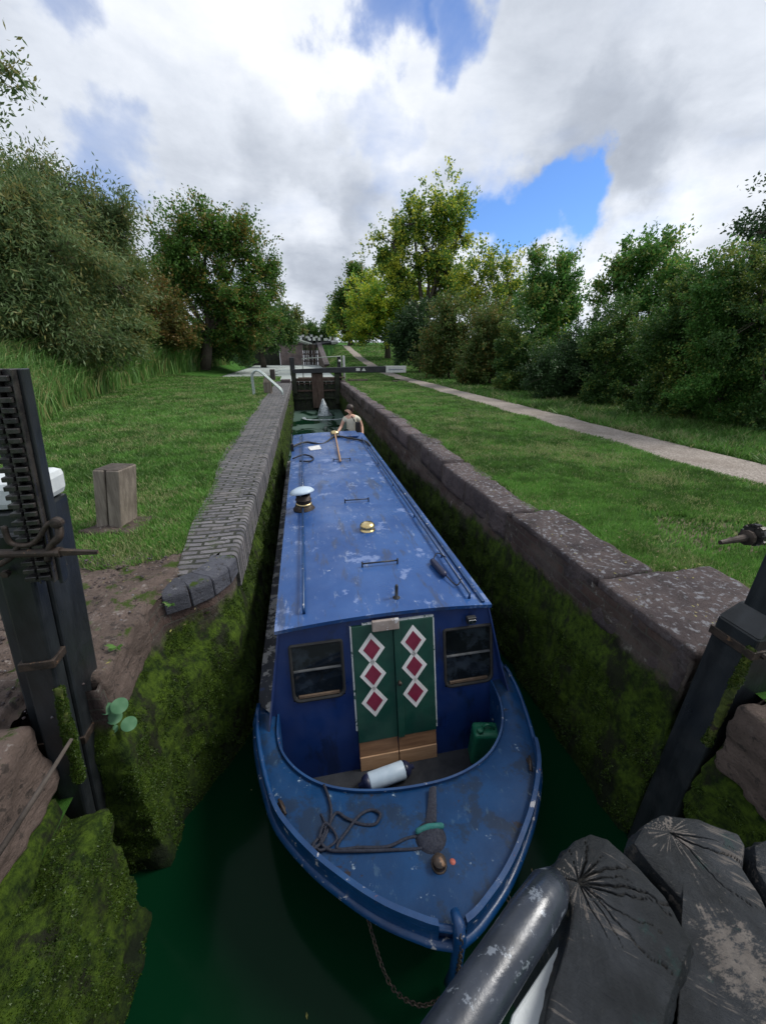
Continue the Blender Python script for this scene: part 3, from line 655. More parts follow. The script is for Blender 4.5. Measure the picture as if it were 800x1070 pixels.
# side decks (gunwales)
for sx in (-1, 1):
    rows = []
    for Yq in np.linspace(2.2, 9.6, 26):
        rows.append([(BX + sx * (1.045 if Yq > 2.5 else hwid(Yq)), Yq, -.985), (BX + sx * .985, Yq, -.978), (BX + sx * .915, Yq, -.975)])
    MB().grid(rows).build('side_deck', M['gunwale'] if sx < 0 else M['edge_blue'], nb)
def offs(p, d_, z_):
    v = p - Vector((BX, 2.4, p.z)); v.normalize(); return p + v * d_ + Vector((0, 0, z_))
MB().tube([offs(p, .0, .008) for p in Oa], .017, 8).build('deck_edge_rail', M['edge_blue'], nb, smooth=True)
MB().tube([offs(p, .018, -.085) for p in Oa], .026, 8).build('rubbing_strake', M['edge_blue'], nb, smooth=True)
for lo, hi in ((18, 44), (46, 74)):   # raised cants along both sides of the bow
    MB().grid([[offs(p, -.012, .0), offs(p, -.012, .055), offs(p, .014, .055), offs(p, .02, -.06)] for p in Oa[lo:hi]]).build('bow_cant', M['edge_blue'], nb)
tip = Oa[45]
MB().tube([tip + Vector((0, .05, .05)), tip + Vector((0, 0, .06)), tip + Vector((0, -.025, .0)), tip + Vector((0, -.03, -.3)), tip + Vector((0, .02, -.6))], [.022, .028, .03, .028, .02], 10).build('stem_post', M['edge_blue'], nb, smooth=True)
# cabin
def cab(Y, z):  # half width
    k_ = (-.32 - z) / .66; return .825 + .10 * k_
RE = 9.45
cb = MB(); zz0, zz1 = -.985, -.32
for sx in (-1, 1):
    rows = [[(BX + sx * cab(y, zz1), y if y > 3 else rake(zz1), zz1), (BX + sx * cab(y, -.6), y if y > 3 else rake(-.6), -.6), (BX + sx * cab(y, zz0), y if y > 3 else rake(zz0), zz0)] for y in (2.3, 4, 6, 8, RE)]
    cb.grid(rows)
cb.add([(BX - .925, RE, zz0), (BX + .925, RE, zz0), (BX + .825, RE, zz1), (BX, RE, -.275), (BX - .825, RE, zz1)], [(0, 1, 2, 3, 4)])
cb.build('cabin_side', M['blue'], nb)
# bulkhead with real window openings
wl = [onb(306, 675), onb(357, 673), onb(357, 726), onb(307, 733)]; wr = [onb(466, 658), onb(513, 656), onb(508, 711), onb(465, 716)]
WL = (-.235, .075, -.93, -.52); WR = (.96, 1.29, -.93, -.50)
WL = (min(p.x for p in wl), max(p.x for p in wl), min(p.z for p in wl), max(p.z for p in wl)); WR = (min(p.x for p in wr), max(p.x for p in wr), min(p.z for p in wr), max(p.z for p in wr))
def bk(x, z, off=0.): return (x, rake(z) - off, z)
xb = sorted([-.42, WL[0], WL[1], .2, .5, .9, WR[0], WR[1], 1.42]); zb = sorted([-1.60, -1.1, WL[2], WL[3], WR[2] - .001, WR[3] + .001, -.40])
b_ = MB()
def edge(x, z):
    hw_ = cab(0, z) if z > -.985 else .925
    return min(max(x, BX - hw_), BX + hw_)
for i in range(len(xb) - 1):
    for j in range(len(zb) - 1):
        xm, zm = (xb[i] + xb[i + 1]) / 2, (zb[j] + zb[j + 1]) / 2
        if (WL[0] < xm < WL[1] and WL[2] < zm < WL[3]) or (WR[0] < xm < WR[1] and WR[2] < zm < WR[3]): continue
        q = [(xb[i], zb[j]), (xb[i + 1], zb[j]), (xb[i + 1], zb[j + 1]), (xb[i], zb[j + 1])]
        b_.add([bk(edge(x, z), z) for x, z in q], [(0, 1, 2, 3)])
def camber(x): return -.275 - .045 * ((x - BX) / .84) ** 2
xq = [BX - .83 + 1.66 * k_ / 12 for k_ in range(13)]
b_.grid([[bk(x, -.40) for x in xq], [bk(x, camber(x) - .012) for x in xq]])
b_.build('bulkhead', M['blue'], nb)
# roof
rows = []
for y in np.linspace(2.325, RE + .03, 50):
    xx = np.linspace(-.845, .845, 21)
    rows.append([(BX + x, y, camber(BX + x) + (.0)) for x in xx])
rf = MB().grid(rows)
rf.grid([[(BX + x, 2.325, camber(BX + x)) for x in xx], [(BX + x, 2.325, camber(BX + x) - .03) for x in xx]])
for sx in (-1, 1): rf.grid([[(BX + sx * .845, y, camber(BX + .845)) for y in (2.325, RE)], [(BX + sx * .845, y, camber(BX + .845) - .03) for y in (2.325, RE)]])
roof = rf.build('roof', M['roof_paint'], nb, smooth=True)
# cabin side wings in front of the bulkhead
for sx in (-1, 1):
    x0, x1 = BX + sx * .828, BX + sx * .928
    m = MB(); t_ = .012 * sx
    a = [(x0, 2.33, -.345), (x0, rake(-.345), -.345), (x1, rake(-.985), -.975), (x1 + .01 * sx, rake(-.985) - .13, -.975), (x1 - .02 * sx, rake(-.8) - .06, -.80)]
    m.add([(x, y, z) for x, y, z in a] + [(x - t_, y, z) for x, y, z in a], [(0, 1, 2, 3, 4), (9, 8, 7, 6, 5)] + [(i, (i + 1) % 5, 5 + (i + 1) % 5, 5 + i) for i in range(5)])
    m.build('cabin_wing', M['blue'], nb)
# doors
DX0, DX1, DXM = onb(371, 720).x, onb(453, 705).x, onb(412, 700).x
DT, DB, DP = -.365, -1.17, -1.34
def bbox(x0, x1, z0, z1, o0, o1):   # box lying on the raked bulkhead between offsets o0..o1
    vs = [bk(x, z, o) for o in (o0, o1) for x, z in ((x0, z0), (x1, z0), (x1, z1), (x0, z1))]
    return vs, [(0, 1, 2, 3), (7, 6, 5, 4), (0, 4, 5, 1), (1, 5, 6, 2), (2, 6, 7, 3), (3, 7, 4, 0)]
dzc = [onb(389, 676).z, onb(388, 703).z, onb(387, 731).z]
zt = onb(410, 655).z; zbm = onb(410, 768).z; zpb = onb(410, 797).z; zpm = onb(410, 783).z
for (x0, x1, cx_) in ((DX0, DXM - .002, onb(389, 700).x), (DXM + .002, DX1, onb(432, 695).x)):
    dr = MB().add(*bbox(x0, x1, zbm, DT, .0, .022)).build('door', M['doorgreen'], nb, bevel=.003)
    for k_ in range(3):
        zc = dzc[k_] + .02 * (cx_ > .5); r1, r2 = .128, .082
        for rr, mt, o, nm in ((r1, 'whitep', .0245, 'diamond_border'), (r2, 'maroon', .0265, 'diamond')):
            MB().add([bk(cx_, zc + rr, o), bk(cx_ + rr * .80, zc, o), bk(cx_, zc - rr, o), bk(cx_ - rr * .80, zc, o)] + [bk(cx_, zc + rr, .02), bk(cx_ + rr * .80, zc, .02), bk(cx_, zc - rr, .02), bk(cx_ - rr * .80, zc, .02)], [(0, 1, 2, 3), (0, 4, 5, 1), (1, 5, 6, 2), (2, 6, 7, 3), (3, 7, 4, 0)]).build(nm, M[mt], dr)
    MB().add(*bbox(x0 + .002, x1 - .002, zpm, zbm - .003, .0, .018)).build('kick_board', M['plank'], dr, bevel=.003)
    MB().add(*bbox(x0 + .002, x1 - .002, zpb, zpm - .003, .0, .026)).build('threshold_strip', M['plank2'], dr, bevel=.003)
    if cx_ > .5:
        MB().add(*bbox(x0 + .0, x0 + .05, zbm + .0, DT, .022, .036)).build('cover_strip', M['doorgreen'], dr, bevel=.004)
        MB().lathe(bk(x0 + .025, -.83, .036), [(.012, 0), (.012, .012), (.018, .02), (.014, .03), (0.001, .032)], 14, (0, -1, 0)).build('handle', M['iron'], dr, smooth=True)
MB().add(*bbox(DX0 - .014, DX0 - .002, zbm + .1, DT, .0, .016)).add(*bbox(DX1 + .002, DX1 + .012, zbm + .02, DT, .0, .016)).add(*bbox(DX0 + .08, DX1 + .01, DT + .002, DT + .012, 0, .016)).build('door_trim', M['edge_white'], nb)
# windows
def window(W_, kind):
    x0, x1, z0, z1 = W_; cx_, cz_ = (x0 + x1) / 2, (z0 + z1) / 2; hw_, hh_ = (x1 - x0) / 2, (z1 - z0) / 2
    def ring(sx_, rad, off):
        pts = []
        for (qx, qz, a0) in ((1, 1, 0), (-1, 1, 90), (-1, -1, 180), (1, -1, 270)):
            for a in (0, 30, 60, 90):
                an = R(a0 + a); rr_ = rad if qz < 0 else rad * .35
                pts.append(bk(cx_ + qx * (hw_ + sx_ - rr_) + rr_ * math.cos(an), cz_ + qz * (hh_ + sx_ - rr_) + rr_ * math.sin(an), off))
        return pts
    wroot = MB().grid([ring(.008, .06, 0), ring(.008, .06, .010), ring(-.002, .052, .013), ring(-.014, .045, .008), ring(-.014, .045, -.02)], closed=True).build('window', M['rubber'], nb, bevel=0)
    p = ring(-.012, .045, -.008); MB().add(p, [tuple(range(len(p)))]).build('pane', M['glass'], wroot)
    zc = cz_ + .015
    MB().add(*bbox(x0 + .018, x1 - .018, zc - .004, zc + .004, -.008, .008)).build('glazing_bar', M['frame_grey'], wroot)
    MB().add(*bbox(x0 + .04, x1 - .04, z0 + .022, z0 + .038, -.008, .006)).build('window_sill', M['sillwood'], wroot)
window(WL, 0); window(WR, 1)
# dark sheet added for the unlit cabin interior so the pane reads deep
MB().box((BX, 3.0, -.8), (1.6, .02, .8)).build('dark_backing', M['rubber'], nb)
# roof fittings
zr = -.285
def rail(pts, nm, feet):
    m = MB().tube(pts, .012, 8)
    for f in feet: m.tube([(f[0], f[1], f[2]), (f[0], f[1], camber(f[0]) - .004)], .009, 6)
    return m.build(nm, M['edge_blue'], nb, smooth=True)
xl = BX - .63; xr_ = BX + .69
zl = camber(xl) + .045; zr2 = camber(xr_) + .045
rail([(xl, 2.47, zl - .045), (xl, 2.47, zl), (xl, 4.55, zl)], 'handrail', [(xl, 3.2, zl), (xl, 4.0, zl)])
rail([(xl, 4.85, zl), (xl, 9.2, zl)], 'handrail', [(xl, 5.5, zl), (xl, 6.8, zl), (xl, 8, zl), (xl, 9.2, zl)])
rail([(xr_, 2.42, zr2 - .045), (xr_, 2.42, zr2), (xr_, 8.6, zr2)], 'handrail', [(xr_, 3.1, zr2), (xr_, 4.1, zr2), (xr_, 5.3, zr2), (xr_, 6.5, zr2), (xr_, 7.7, zr2)])
MB().box((xr_ + .09, 5.4, camber(xr_) + .002), (.03, 6.1, .02)).build('gutter_strip', M['edge_blue'], nb, bevel=.004)
for (hx, hy, hw_) in ((.565, 3.02, .165), (.565, 4.66, .155), (.57, 6.75, .15)):
    z_ = camber(hx); MB().tube([(hx - hw_, hy, z_ - .005), (hx - hw_, hy, z_ + .055)], .008, 6).tube([(hx + hw_, hy, z_ - .005), (hx + hw_, hy, z_ + .055)], .008, 6).tube([(hx - hw_, hy, z_ + .035), (hx + hw_, hy, z_ + .035)], .0075, 6).build('roof_handle', M['black'], nb, smooth=True)
z_ = camber(.57); MB().lathe((.57, 3.80, z_ - .004), [(.085, 0), (.085, .010), (.066, .014), (.064, .038), (.082, .040), (.086, .050), (.080, .070), (.062, .086), (.035, .096), (.001, .099)], 28).build('mushroom_vent', M['brass'], nb, smooth=True)
MB().lathe((.60, 2.50, camber(.6) - .004), [(.03, 0), (.03, .006), (.013, .01), (.014, .11), (.010, .125), (.001, .128)], 14).build('aerial_stub', M['black'], nb, smooth=True)
ch = MB().lathe((-.115, 4.62, camber(-.1) - .01), [(.135, 0), (.135, .02), (.112, .035), (.112, .055), (.092, .06), (.092, .13), (.10, .132), (.10, .145), (.088, .15), (.088, .20), (.085, .20), (.085, .06), (.001, .06)], 24).build('chimney', M['iron'], nb, smooth=True)
MB().lathe((-.115, 4.62, camber(-.1) + .055), [(.094, 0), (.102, .008), (.102, .022), (.094, .03)], 24).build('chimney_band', M['brass'], ch, smooth=True)
hat = MB()
for k_ in range(3):
    a = k_ * 2.1; hat.tube([(-.115 + .062 * math.cos(a), 4.62 + .062 * math.sin(a), camber(-.1) + .18), (-.115 + .062 * math.cos(a), 4.62 + .062 * math.sin(a), camber(-.1) + .235)], .004, 5)
hat.lathe((-.125, 4.61, camber(-.1) + .225), [(.150, 0), (.155, .008), (.13, .035), (.07, .06), (.001, .068)], 24, (-.12, .10, 1)); hat.build('chimney_cap', M['fender'], ch, smooth=True)
# headlight above the right window
hl = onb(490, 647); MB().box((hl.x, hl.y - .03, hl.z + .02), (.075, .04, .055)).build('lamp_housing', M['black'], nb, bevel=.006)
MB().box((hl.x, hl.y - .055, hl.z + .015), (.058, .010, .038)).build('headlight', M['chrome'], nb, bevel=.003)
for nm, px, py in (('deck_cleat', 295, 845), ('deck_cleat', 553, 800)):
    p = atz(px, py, -.95); p.z = dz(p.y); s_ = 1 if px > 400 else -1; q = Vector((-.35 * s_, 1, 0)).normalized() if px < 400 else Vector((-.2, 1, 0)).normalized()
    q = Vector((.45 * -s_, -.9, 0)).normalized()
    MB().tube([p - q * .05 + Vector((0, 0, .03)), p + q * .05 + Vector((0, 0, .03))], [.008, .008], 8).tube([p - q * .02, p - q * .02 + Vector((0, 0, .03))], .008, 8).tube([p + q * .02, p + q * .02 + Vector((0, 0, .03))], .008, 8).box(p + Vector((0, 0, .004)), (.035, .10, .01), Matrix.Rotation(math.atan2(-q.x, q.y), 3, 'Z')).build(nm, M['iron'], nb, smooth=True)
p = atz(458, 908, -.93); p.z = dz(p.y)
MB().lathe(p, [(.05, 0), (.05, .008), (.028, .012), (.028, .05), (.034, .055), (.034, .062), (.001, .064)], 20).tube([p + Vector((.036 * math.cos(a), .036 * math.sin(a), .03 + .01 * math.sin(a))) for a in np.linspace(0, 6.28, 16)], .006, 6).build('mooring_stud', M['iron'], nb, smooth=True)
MB().lathe(p + Vector((.075, -.0, 0)), [(.02, 0), (.02, .012), (.01, .022), (.001, .023)], 14).build('filler_cap', pm('red_oxide', (.28, .06, .045), (.36, .09, .06), 20, .6, .2), nb, smooth=True)
# stern: tiller, hatch
MB().box((BX + .35, RE - .35, -.262), (.62, .62, .03)).build('stern_hatch', M['roof_paint'], nb, bevel=.008)
MB().prism([(BX - .9, RE), (BX + .9, RE), (BX + .9, 10.2), (BX + .55, 10.65), (BX - .55, 10.65), (BX - .9, 10.2)], -1.30, -1.27).build('stern_deck', M['floor'], nb)
MB().tube([(.95, 10.6, -1.05), (.95, 10.5, -.6), (.97, 10.1, -.35), (1.0, 9.75, -.28)], .02, 8).build('tiller', M['black'], nb, smooth=True)
MB().box((-.33, 7.85, -.28), (.06, .06, .22)).tube([(-.33, 7.85, -.2), (-.33, 8.2, -.05)], .012, 6).build('rail_bracket', M['black'], nb)
# chains at the bow
def chain(pts, nm, parent, r=.009, wire=.0032, mat=None):
    S = spline(pts, 14); S = arclen(S, max(4, int(sum((S[i + 1] - S[i]).length for i in range(len(S) - 1)) / (r * 2.3)))); m = MB()
    for i in range(len(S) - 1):
        a, b_ = S[i], S[i + 1]; c_ = (a + b_) / 2; t_ = (b_ - a).normalized(); u = t_.orthogonal().normalized(); 
        if i % 2: u = t_.cross(u)
        m.tube([c_ + t_ * math.cos(q) * r * 1.7 + u * math.sin(q) * r for q in np.linspace(0, 2 * math.pi, 9)[:-1]], wire, 5, closed=True)
    return m.build(nm, mat or M['chain'], parent, smooth=True)
t0 = tip
def hullpt(x): k_ = min(range(10, 82), key=lambda i: abs(Oa[i].x - x)); return offs(Oa[k_], .012, -.10)
chain([hullpt(t0.x - .40), t0 + Vector((-.32, .0, -.30)), t0 + Vector((-.18, -.06, -.45)), t0 + Vector((-.03, -.03, -.55))], 'bow_chain', nb)
chain([t0 + Vector((.0, -.03, .05)), t0 + Vector((-.004, -.055, -.05)), t0 + Vector((-.006, -.06, -.3)), t0 + Vector((0, -.03, -.6))], 'bow_chain', nb)
chain([hullpt(t0.x + .34), t0 + Vector((.29, .03, -.28)), t0 + Vector((.18, -.04, -.42)), t0 + Vector((.03, -.04, -.55))], 'bow_chain', nb)

# ---- loose things on the boat
bo = MB().add(*bbox(onb(388, 660).x, onb(416, 660).x, -.405, -.325, .024, .05)).build('wooden_board', M['board'], None, bevel=.006); tag(bo, 'small scuffed wooden board wedged over the top of the green doors', 'board')
fp = [Vector((.215, 1.86, -1.465)), Vector((.58, 1.91, -1.455))]
ft = thing('boat_fender', 'white cylindrical fender with navy ends lying in the bow well below the doors', 'fender', (.4, 1.78, -1.56))
ax = (fp[1] - fp[0]).normalized(); Lf = (fp[1] - fp[0]).length
MB().lathe(fp[0] + ax * .04, [(.062, 0), (.066, .01), (.066, Lf - .09), (.062, Lf - .08)], 24, ax).build('body', M['fender'], ft, smooth=True)
for s_, p in ((-1, fp[0] + ax * .042), (1, fp[1] - ax * .042)):
    MB().lathe(p, [(.064, 0), (.060, .02), (.045, .045), (.02, .058), (.018, .08), (.001, .082)], 20, ax * s_).build('end_cap', M['navy'], ft, smooth=True)
jc = thing('jerrycan', 'green plastic jerrycan standing in the right corner of the bow well', 'jerrycan', (1.20, 1.93, -1.56))
MB().box((1.21, 1.93, -1.37), (.22, .15, .34), Matrix.Rotation(R(-12), 3, 'Z'), .93).build('body', M['can'], jc, bevel=.03, segs=4)
MB().lathe((1.15, 1.915, -1.205), [(.026, 0), (.026, .03), (.022, .034), (.001, .035)], 16).build('cap', M['can'], jc, smooth=True)
MB().tube(spline([(1.18, 1.935, -1.21), (1.195, 1.935, -1.17), (1.23, 1.925, -1.16), (1.275, 1.915, -1.21)], 5), .012, 8).build('handle', M['can'], jc, smooth=True)
def deckp(px, py, up=.0): q = atz(px, py, -.93); q.z = dz(q.y) + .018 + up; return q
rope_pts = [(338, 818), (343, 832), (346, 850), (342, 868), (330, 880), (326, 890), (338, 878), (350, 850), (362, 856), (378, 862), (392, 862), (397, 852), (388, 846), (376, 852), (364, 868), (352, 888), (376, 888), (404, 888), (425, 878), (442, 876), (452, 880), (440, 889), (410, 891), (372, 892), (345, 890), (335, 882)]
ro = MB().tube(spline([deckp(x, y, .004 * (i % 3)) for i, (x, y) in enumerate(rope_pts)], 6), .0085, 7).build('mooring_rope', M['rope'], None, smooth=True); tag(ro, 'dark blue mooring rope in loose loops on the foredeck', 'rope')
r2 = MB().tube(spline([deckp(333, 878, .006), deckp(340, 862, .02), deckp(352, 878, .004), deckp(336, 890), deckp(328, 884)], 6), .007, 7).tube(spline([deckp(335, 850), deckp(340, 866, .01), deckp(333, 884)], 6), .006, 6).build('rope_end', M['rope'], ro, smooth=True)
tl = MB().tube(spline([deckp(434, 873, .012), deckp(447, 868, .02), deckp(463, 866, .012)], 5), [.008] + [.016] * 9 + [.010], 10).build('rope_grip', M['teal'], ro, smooth=True)
stp = MB()
a_ = [deckp(452, 823, .012), deckp(451, 845, .006), deckp(450, 862, .006)]
stp.grid([[p + Vector((-w_, 0, .0)), p + Vector((0, 0, .01)), p + Vector((w_, 0, .0))] for p, w_ in zip(spline(a_, 6), np.linspace(.022, .034, 13))])
p = deckp(450, 879, .0); stp.lathe(p + Vector((0, 0, -.01)), [(.085, 0), (.085, .012), (.06, .028), (.001, .032)], 20)
o = stp.build('webbing_strap', M['rope'], None, smooth=True); tag(o, 'dark webbing strap with a coiled pad hanging from the cockpit edge onto the foredeck', 'strap')
mp_ = thing('deck_mop', 'pale wooden-handled mop lying lengthwise on the far end of the roof', 'mop', (.6, 8, -.24))
MB().tube([(.53, 6.62, camber(.53) + .03), (.62, 9.0, camber(.62) + .07)], .017, 8).build('handle', M['plank2'], mp_, smooth=True)
MB().lathe((.62, 9.03, camber(.62)), [(.07, 0), (.10, .03), (.10, .08), (.075, .11), (.001, .12)], 18).build('mop_head', M['brass'], mp_, smooth=True)
cb_ = MB().tube(spline([(-.35, 8.05, zl - .02), (-.05, 8.35, zl), (.3, 8.25, zl - .03), (.6, 8.75, zl + .02), (.9, 8.6, zl), (1.22, 8.3, zl - .02), (1.28, 7.9, zl - .04)], 8), .022, 6).build('electric_cable', M['rubber'], None, smooth=True); tag(cb_, 'black cable trailing right across the rear of the cabin roof', 'cable')
cr_ = MB().tube(spline([(-.30, 7.0, zl), (-.1, 7.25, zl), (.06, 7.1, zl - .02), (.02, 6.85, zl - .02), (-.18, 6.8, zl)], 6), .015, 6).build('rope_coil', M['rope'], None, smooth=True); tag(cr_, 'small dark rope coil looped over the left roof handrail', 'rope')
rag = MB().add([(-.02, 8.0, camber(0) + .012), (.22, 8.05, camber(.2) + .02), (.25, 7.75, camber(.2) + .008), (.03, 7.68, camber(0) + .016), (-.02, 8.0, camber(0) + .002), (.22, 8.05, camber(.2) + .004), (.25, 7.75, camber(.2) + .001), (.03, 7.68, camber(0) + .002)], [(0, 1, 2, 3), (0, 4, 5, 1), (1, 5, 6, 2), (2, 6, 7, 3), (3, 7, 4, 0)]).build('folded_cloth', M['whitep'], None); tag(rag, 'white folded cloth lying near the left rear of the roof', 'cloth')
bt_ = thing('rail_fender', 'slim dark blue fender tied to the right roof handrail', 'fender', (1.08, 2.9, -.29))
MB().lathe((1.09, 2.72, camber(1.1) + .035), [(.012, 0), (.028, .02), (.03, .05), (.03, .24), (.026, .27), (.010, .285), (.001, .287)], 14, (-.12, 1, 0)).build('body', M['navy'], bt_, smooth=True)
MB().tube(spline([(1.07, 3.0, camber(1.1) + .04), (1.13, 3.06, camber(1.1) + .07), (1.2, 3.0, camber(1.15) + .05)], 5), .006, 6).build('lanyard', M['rope'], bt_, smooth=True); MB().tube(spline([(1.10, 2.72, camber(1.1) + .03), (1.14, 2.58, camber(1.1) + .02), (1.2, 2.62, camber(1.15) + .055)], 5), .006, 6).build('lanyard', M['rope'], bt_, smooth=True)

# ---- person at the stern
def skin_body(name, V, E, Rr, mat, parent, sub=2):
    me = bpy.data.meshes.new(name); off = origin(parent) if parent else Vector((0, 0, 0))
    me.from_pydata([Vector(v) - off for v in V], E, []); o = bpy.data.objects.new(name, me); C.objects.link(o); o.parent = parent; me.materials.append(mat)
    sm = o.modifiers.new('skin', 'SKIN'); sm.use_smooth_shade = True
    for i, r_ in enumerate(Rr):
        sv_ = me.skin_vertices[0].data[i]; rr = r_ if isinstance(r_, tuple) else (r_, r_); sv_.radius = rr; sv_.use_root = (i == 0)
    s2 = o.modifiers.new('sub', 'SUBSURF'); s2.levels = sub; s2.render_levels = sub; return o
px0, py0 = 1.14, 9.95
pe = thing('person', 'person with short dark hair in a cream t-shirt standing at the stern looking left', 'person', (px0, py0, -1.27))
B = [(px0, py0, -.52), (px0, py0 + .01, -.30), (px0 - .01, py0, -.12), (px0 - .03, py0 - .01, .0), (px0 - .05, py0 - .02, .07), (px0 - .07, py0 - .03, .16), (px0 - .07, py0 - .03, .235),
     (px0 - .19, py0, -.03), (px0 - .28, py0 - .04, -.22), (px0 - .40, py0 - .22, -.34), (px0 - .46, py0 - .36, -.31),
     (px0 + .17, py0, -.03), (px0 + .25, py0 - .04, -.25), (px0 + .24, py0 - .18, -.42), (px0 + .20, py0 - .32, -.36),
     (px0 - .1, py0, -.60), (px0 - .10, py0 + .02, -.92), (px0 - .10, py0 + .03, -1.24), (px0 + .1, py0, -.60), (px0 + .10, py0 + .02, -.92), (px0 + .10, py0 + .03, -1.24), (px0 - .12, py0 - .12, -1.25), (px0 + .12, py0 - .12, -1.25)]
Ed = [(0, 1), (1, 2), (2, 3), (3, 4), (4, 5), (5, 6), (3, 7), (7, 8), (8, 9), (9, 10), (3, 11), (11, 12), (12, 13), (13, 14), (0, 15), (15, 16), (16, 17), (0, 18), (18, 19), (19, 20), (17, 21), (20, 22)]
Rr = [(.14, .10), (.13, .10), (.15, .11), (.10, .08), .05, .082, .07, .055, .042, .033, .028, .055, .042, .033, .028, .085, .055, .038, .085, .055, .038, .03, .03]
skin_body('body', B, Ed, Rr, M['skin'], pe)
skin_body('t_shirt', [B[0], B[1], B[2], (px0 - .03, py0 - .01, -.005), (px0 - .17, py0, -.035), (px0 - .24, py0 - .02, -.13), (px0 + .15, py0, -.035), (px0 + .22, py0 - .02, -.13)], [(0, 1), (1, 2), (2, 3), (3, 4), (4, 5), (3, 6), (6, 7)], [(.165, .12), (.15, .115), (.165, .125), (.115, .09), .07, .062, .07, .062], M['cream'], pe)
hd = Vector((px0 - .07, py0 - .03, .19))
def ell(c, r3, n=16):
    rows = []
    for i in range(n + 1):
        ph = math.pi * i / n - math.pi / 2; rows.append([(c[0] + r3[0] * math.cos(ph) * math.cos(t_), c[1] + r3[1] * math.cos(ph) * math.sin(t_), c[2] + r3[2] * math.sin(ph)) for t_ in np.linspace(0, 2 * math.pi, 2 * n, endpoint=False)])
    return rows
MB().grid(ell(hd + Vector((.028, .015, .035)), (.095, .092, .10)), closed=True).grid(ell(hd + Vector((.075, .02, -.02)), (.05, .07, .07)), closed=True).build('hair', M['hair'], pe, smooth=True)
MB().grid(ell(hd + Vector((-.092, -.02, -.02)), (.018, .014, .02), 8), closed=True).build('nose', M['skin'], pe, smooth=True)
MB().grid(ell(hd + Vector((-.072, -.052, .012)), (.010, .008, .007), 6), closed=True).build('eye', M['hair'], pe, smooth=True); MB().grid(ell(hd + Vector((-.078, .012, .012)), (.010, .008, .007), 6), closed=True).build('eye', M['hair'], pe, smooth=True)
MB().grid(ell(hd + Vector((-.078, -.035, -.058)), (.012, .018, .006), 6), closed=True).build('mouth', M['maroon'], pe, smooth=True)
for base, s_ in ((Vector(B[10]), -1), (Vector(B[14]), 1)):
    for k_ in range(4):
        q = base + Vector(((k_ - 1.5) * .018, 0, 0)); MB().tube([q, q + Vector((0, -.05, .005)), q + Vector((0, -.085 + abs(k_ - 1.3) * .012, -.02))], [.010, .009, .007], 6).build('finger', M['skin'], pe, smooth=True)
    MB().tube([base + Vector((-s_ * .03, .01, 0)), base + Vector((-s_ * .055, -.03, .0)), base + Vector((-s_ * .05, -.055, -.01))], [.011, .010, .008], 6).build('thumb', M['skin'], pe, smooth=True)
lb = thing('shoulder_bag', 'narrow black bag hanging at the side of the person in the cream t-shirt', 'bag', (1.24, 9.8, -.5))
MB().box((1.27, 9.80, -.27), (.14, .06, .34), None, .9).build('pouch', M['rubber'], lb, bevel=.02); MB().tube(spline([(1.20, 9.82, -.10), (1.16, 9.83, -.02), (1.12, 9.9, .04), (1.2, 10.0, -.02)], 4), .012, 6).build('strap', M['rubber'], lb, smooth=True)

# ------------------------------------------------------------------ paddle gear on the left
GL = 1.62
def lean(x, z): return x + .135 * z
pg = thing('paddle_gear', 'black post with two toothed iron racks before a white-topped timber, lower left', 'lock gear', (-1.2, 1.65, -.6))
def leanbox(x0, x1, y0, y1, z0, z1, nm, mat, par=pg, bev=.012):
    vs = [(lean(x, z), y, z) for z in (z0, z1) for x, y in ((x0, y0), (x1, y0), (x1, y1), (x0, y1))]
    return MB().add(vs, [(3, 2, 1, 0), (4, 5, 6, 7), (0, 1, 5, 4), (1, 2, 6, 5), (2, 3, 7, 6), (3, 0, 4, 7)]).build(nm, M[mat], par, bevel=bev)
leanbox(-1.40, -1.185, 1.60, 1.82, -1.5, .98, 'gate_post', 'postblack')
leanbox(-1.405, -1.178, 1.595, 1.825, .985, 1.10, 'white_cap', 'whitecap', bev=.03)
leanbox(-1.300, -1.185, 1.505, 1.58, -1.5, .93, 'stand_post', 'postblack')
# moss running down between the timbers
mo = rock((-1.188, 1.512, -.12), (.045, .035, .62), 'moss_strip', M['mossbase'], pg, 31, .010, .012, .012, topfn=lambda p: Vector((lean(p.x, p.z), p.y, p.z)))
MOSS_EXTRA = [mo]
RKX = at(16, 492, 1.44); RX0 = RKX.x - .135 * RKX.z
for k_, xo in enumerate((RX0 - .022, RX0 + .022)):
    m = MB(); w_ = .022
    def bx(x0, x1, y0, y1, z0, z1): m.add([(lean(x, z), y, z) for z in (z0, z1) for x, y in ((x0, y0), (x1, y0), (x1, y1), (x0, y1))], [(3, 2, 1, 0), (4, 5, 6, 7), (0, 1, 5, 4), (1, 2, 6, 5), (2, 3, 7, 6), (3, 0, 4, 7)])
    bx(xo - w_, xo + w_ * .6, 1.475, 1.50, .74, 1.50)
    z = .76
    while z < 1.49: bx(xo - w_ - .004, xo + w_ * .5, 1.440, 1.474, z, z + .017); z += .032
    bx(xo + w_ * .6, xo + w_ * .6 + .006, 1.45, 1.50, .74, 1.50)
    m.build('rack', M['rackiron'], pg, bevel=.002, segs=1)
leanbox(RX0 + .040, RX0 + .054, 1.475, 1.52, .72, 1.50, 'rack_guide', 'postblack', bev=.004)
leanbox(RX0 - .075, RX0 + .046, 1.502, 1.52, .72, 1.49, 'back_plate', 'postblack', bev=.004)
zb_ = .80
leanbox(-1.310, -1.175, 1.497, 1.59, .30, .34, 'iron_strap', 'iron', bev=.003)
leanbox(-1.408, -1.177, 1.592, 1.83, -.28, -.235, 'iron_strap', 'iron', bev=.003)
def gp(px, py, dY=0.): return at(px, py, 1.44 + dY)
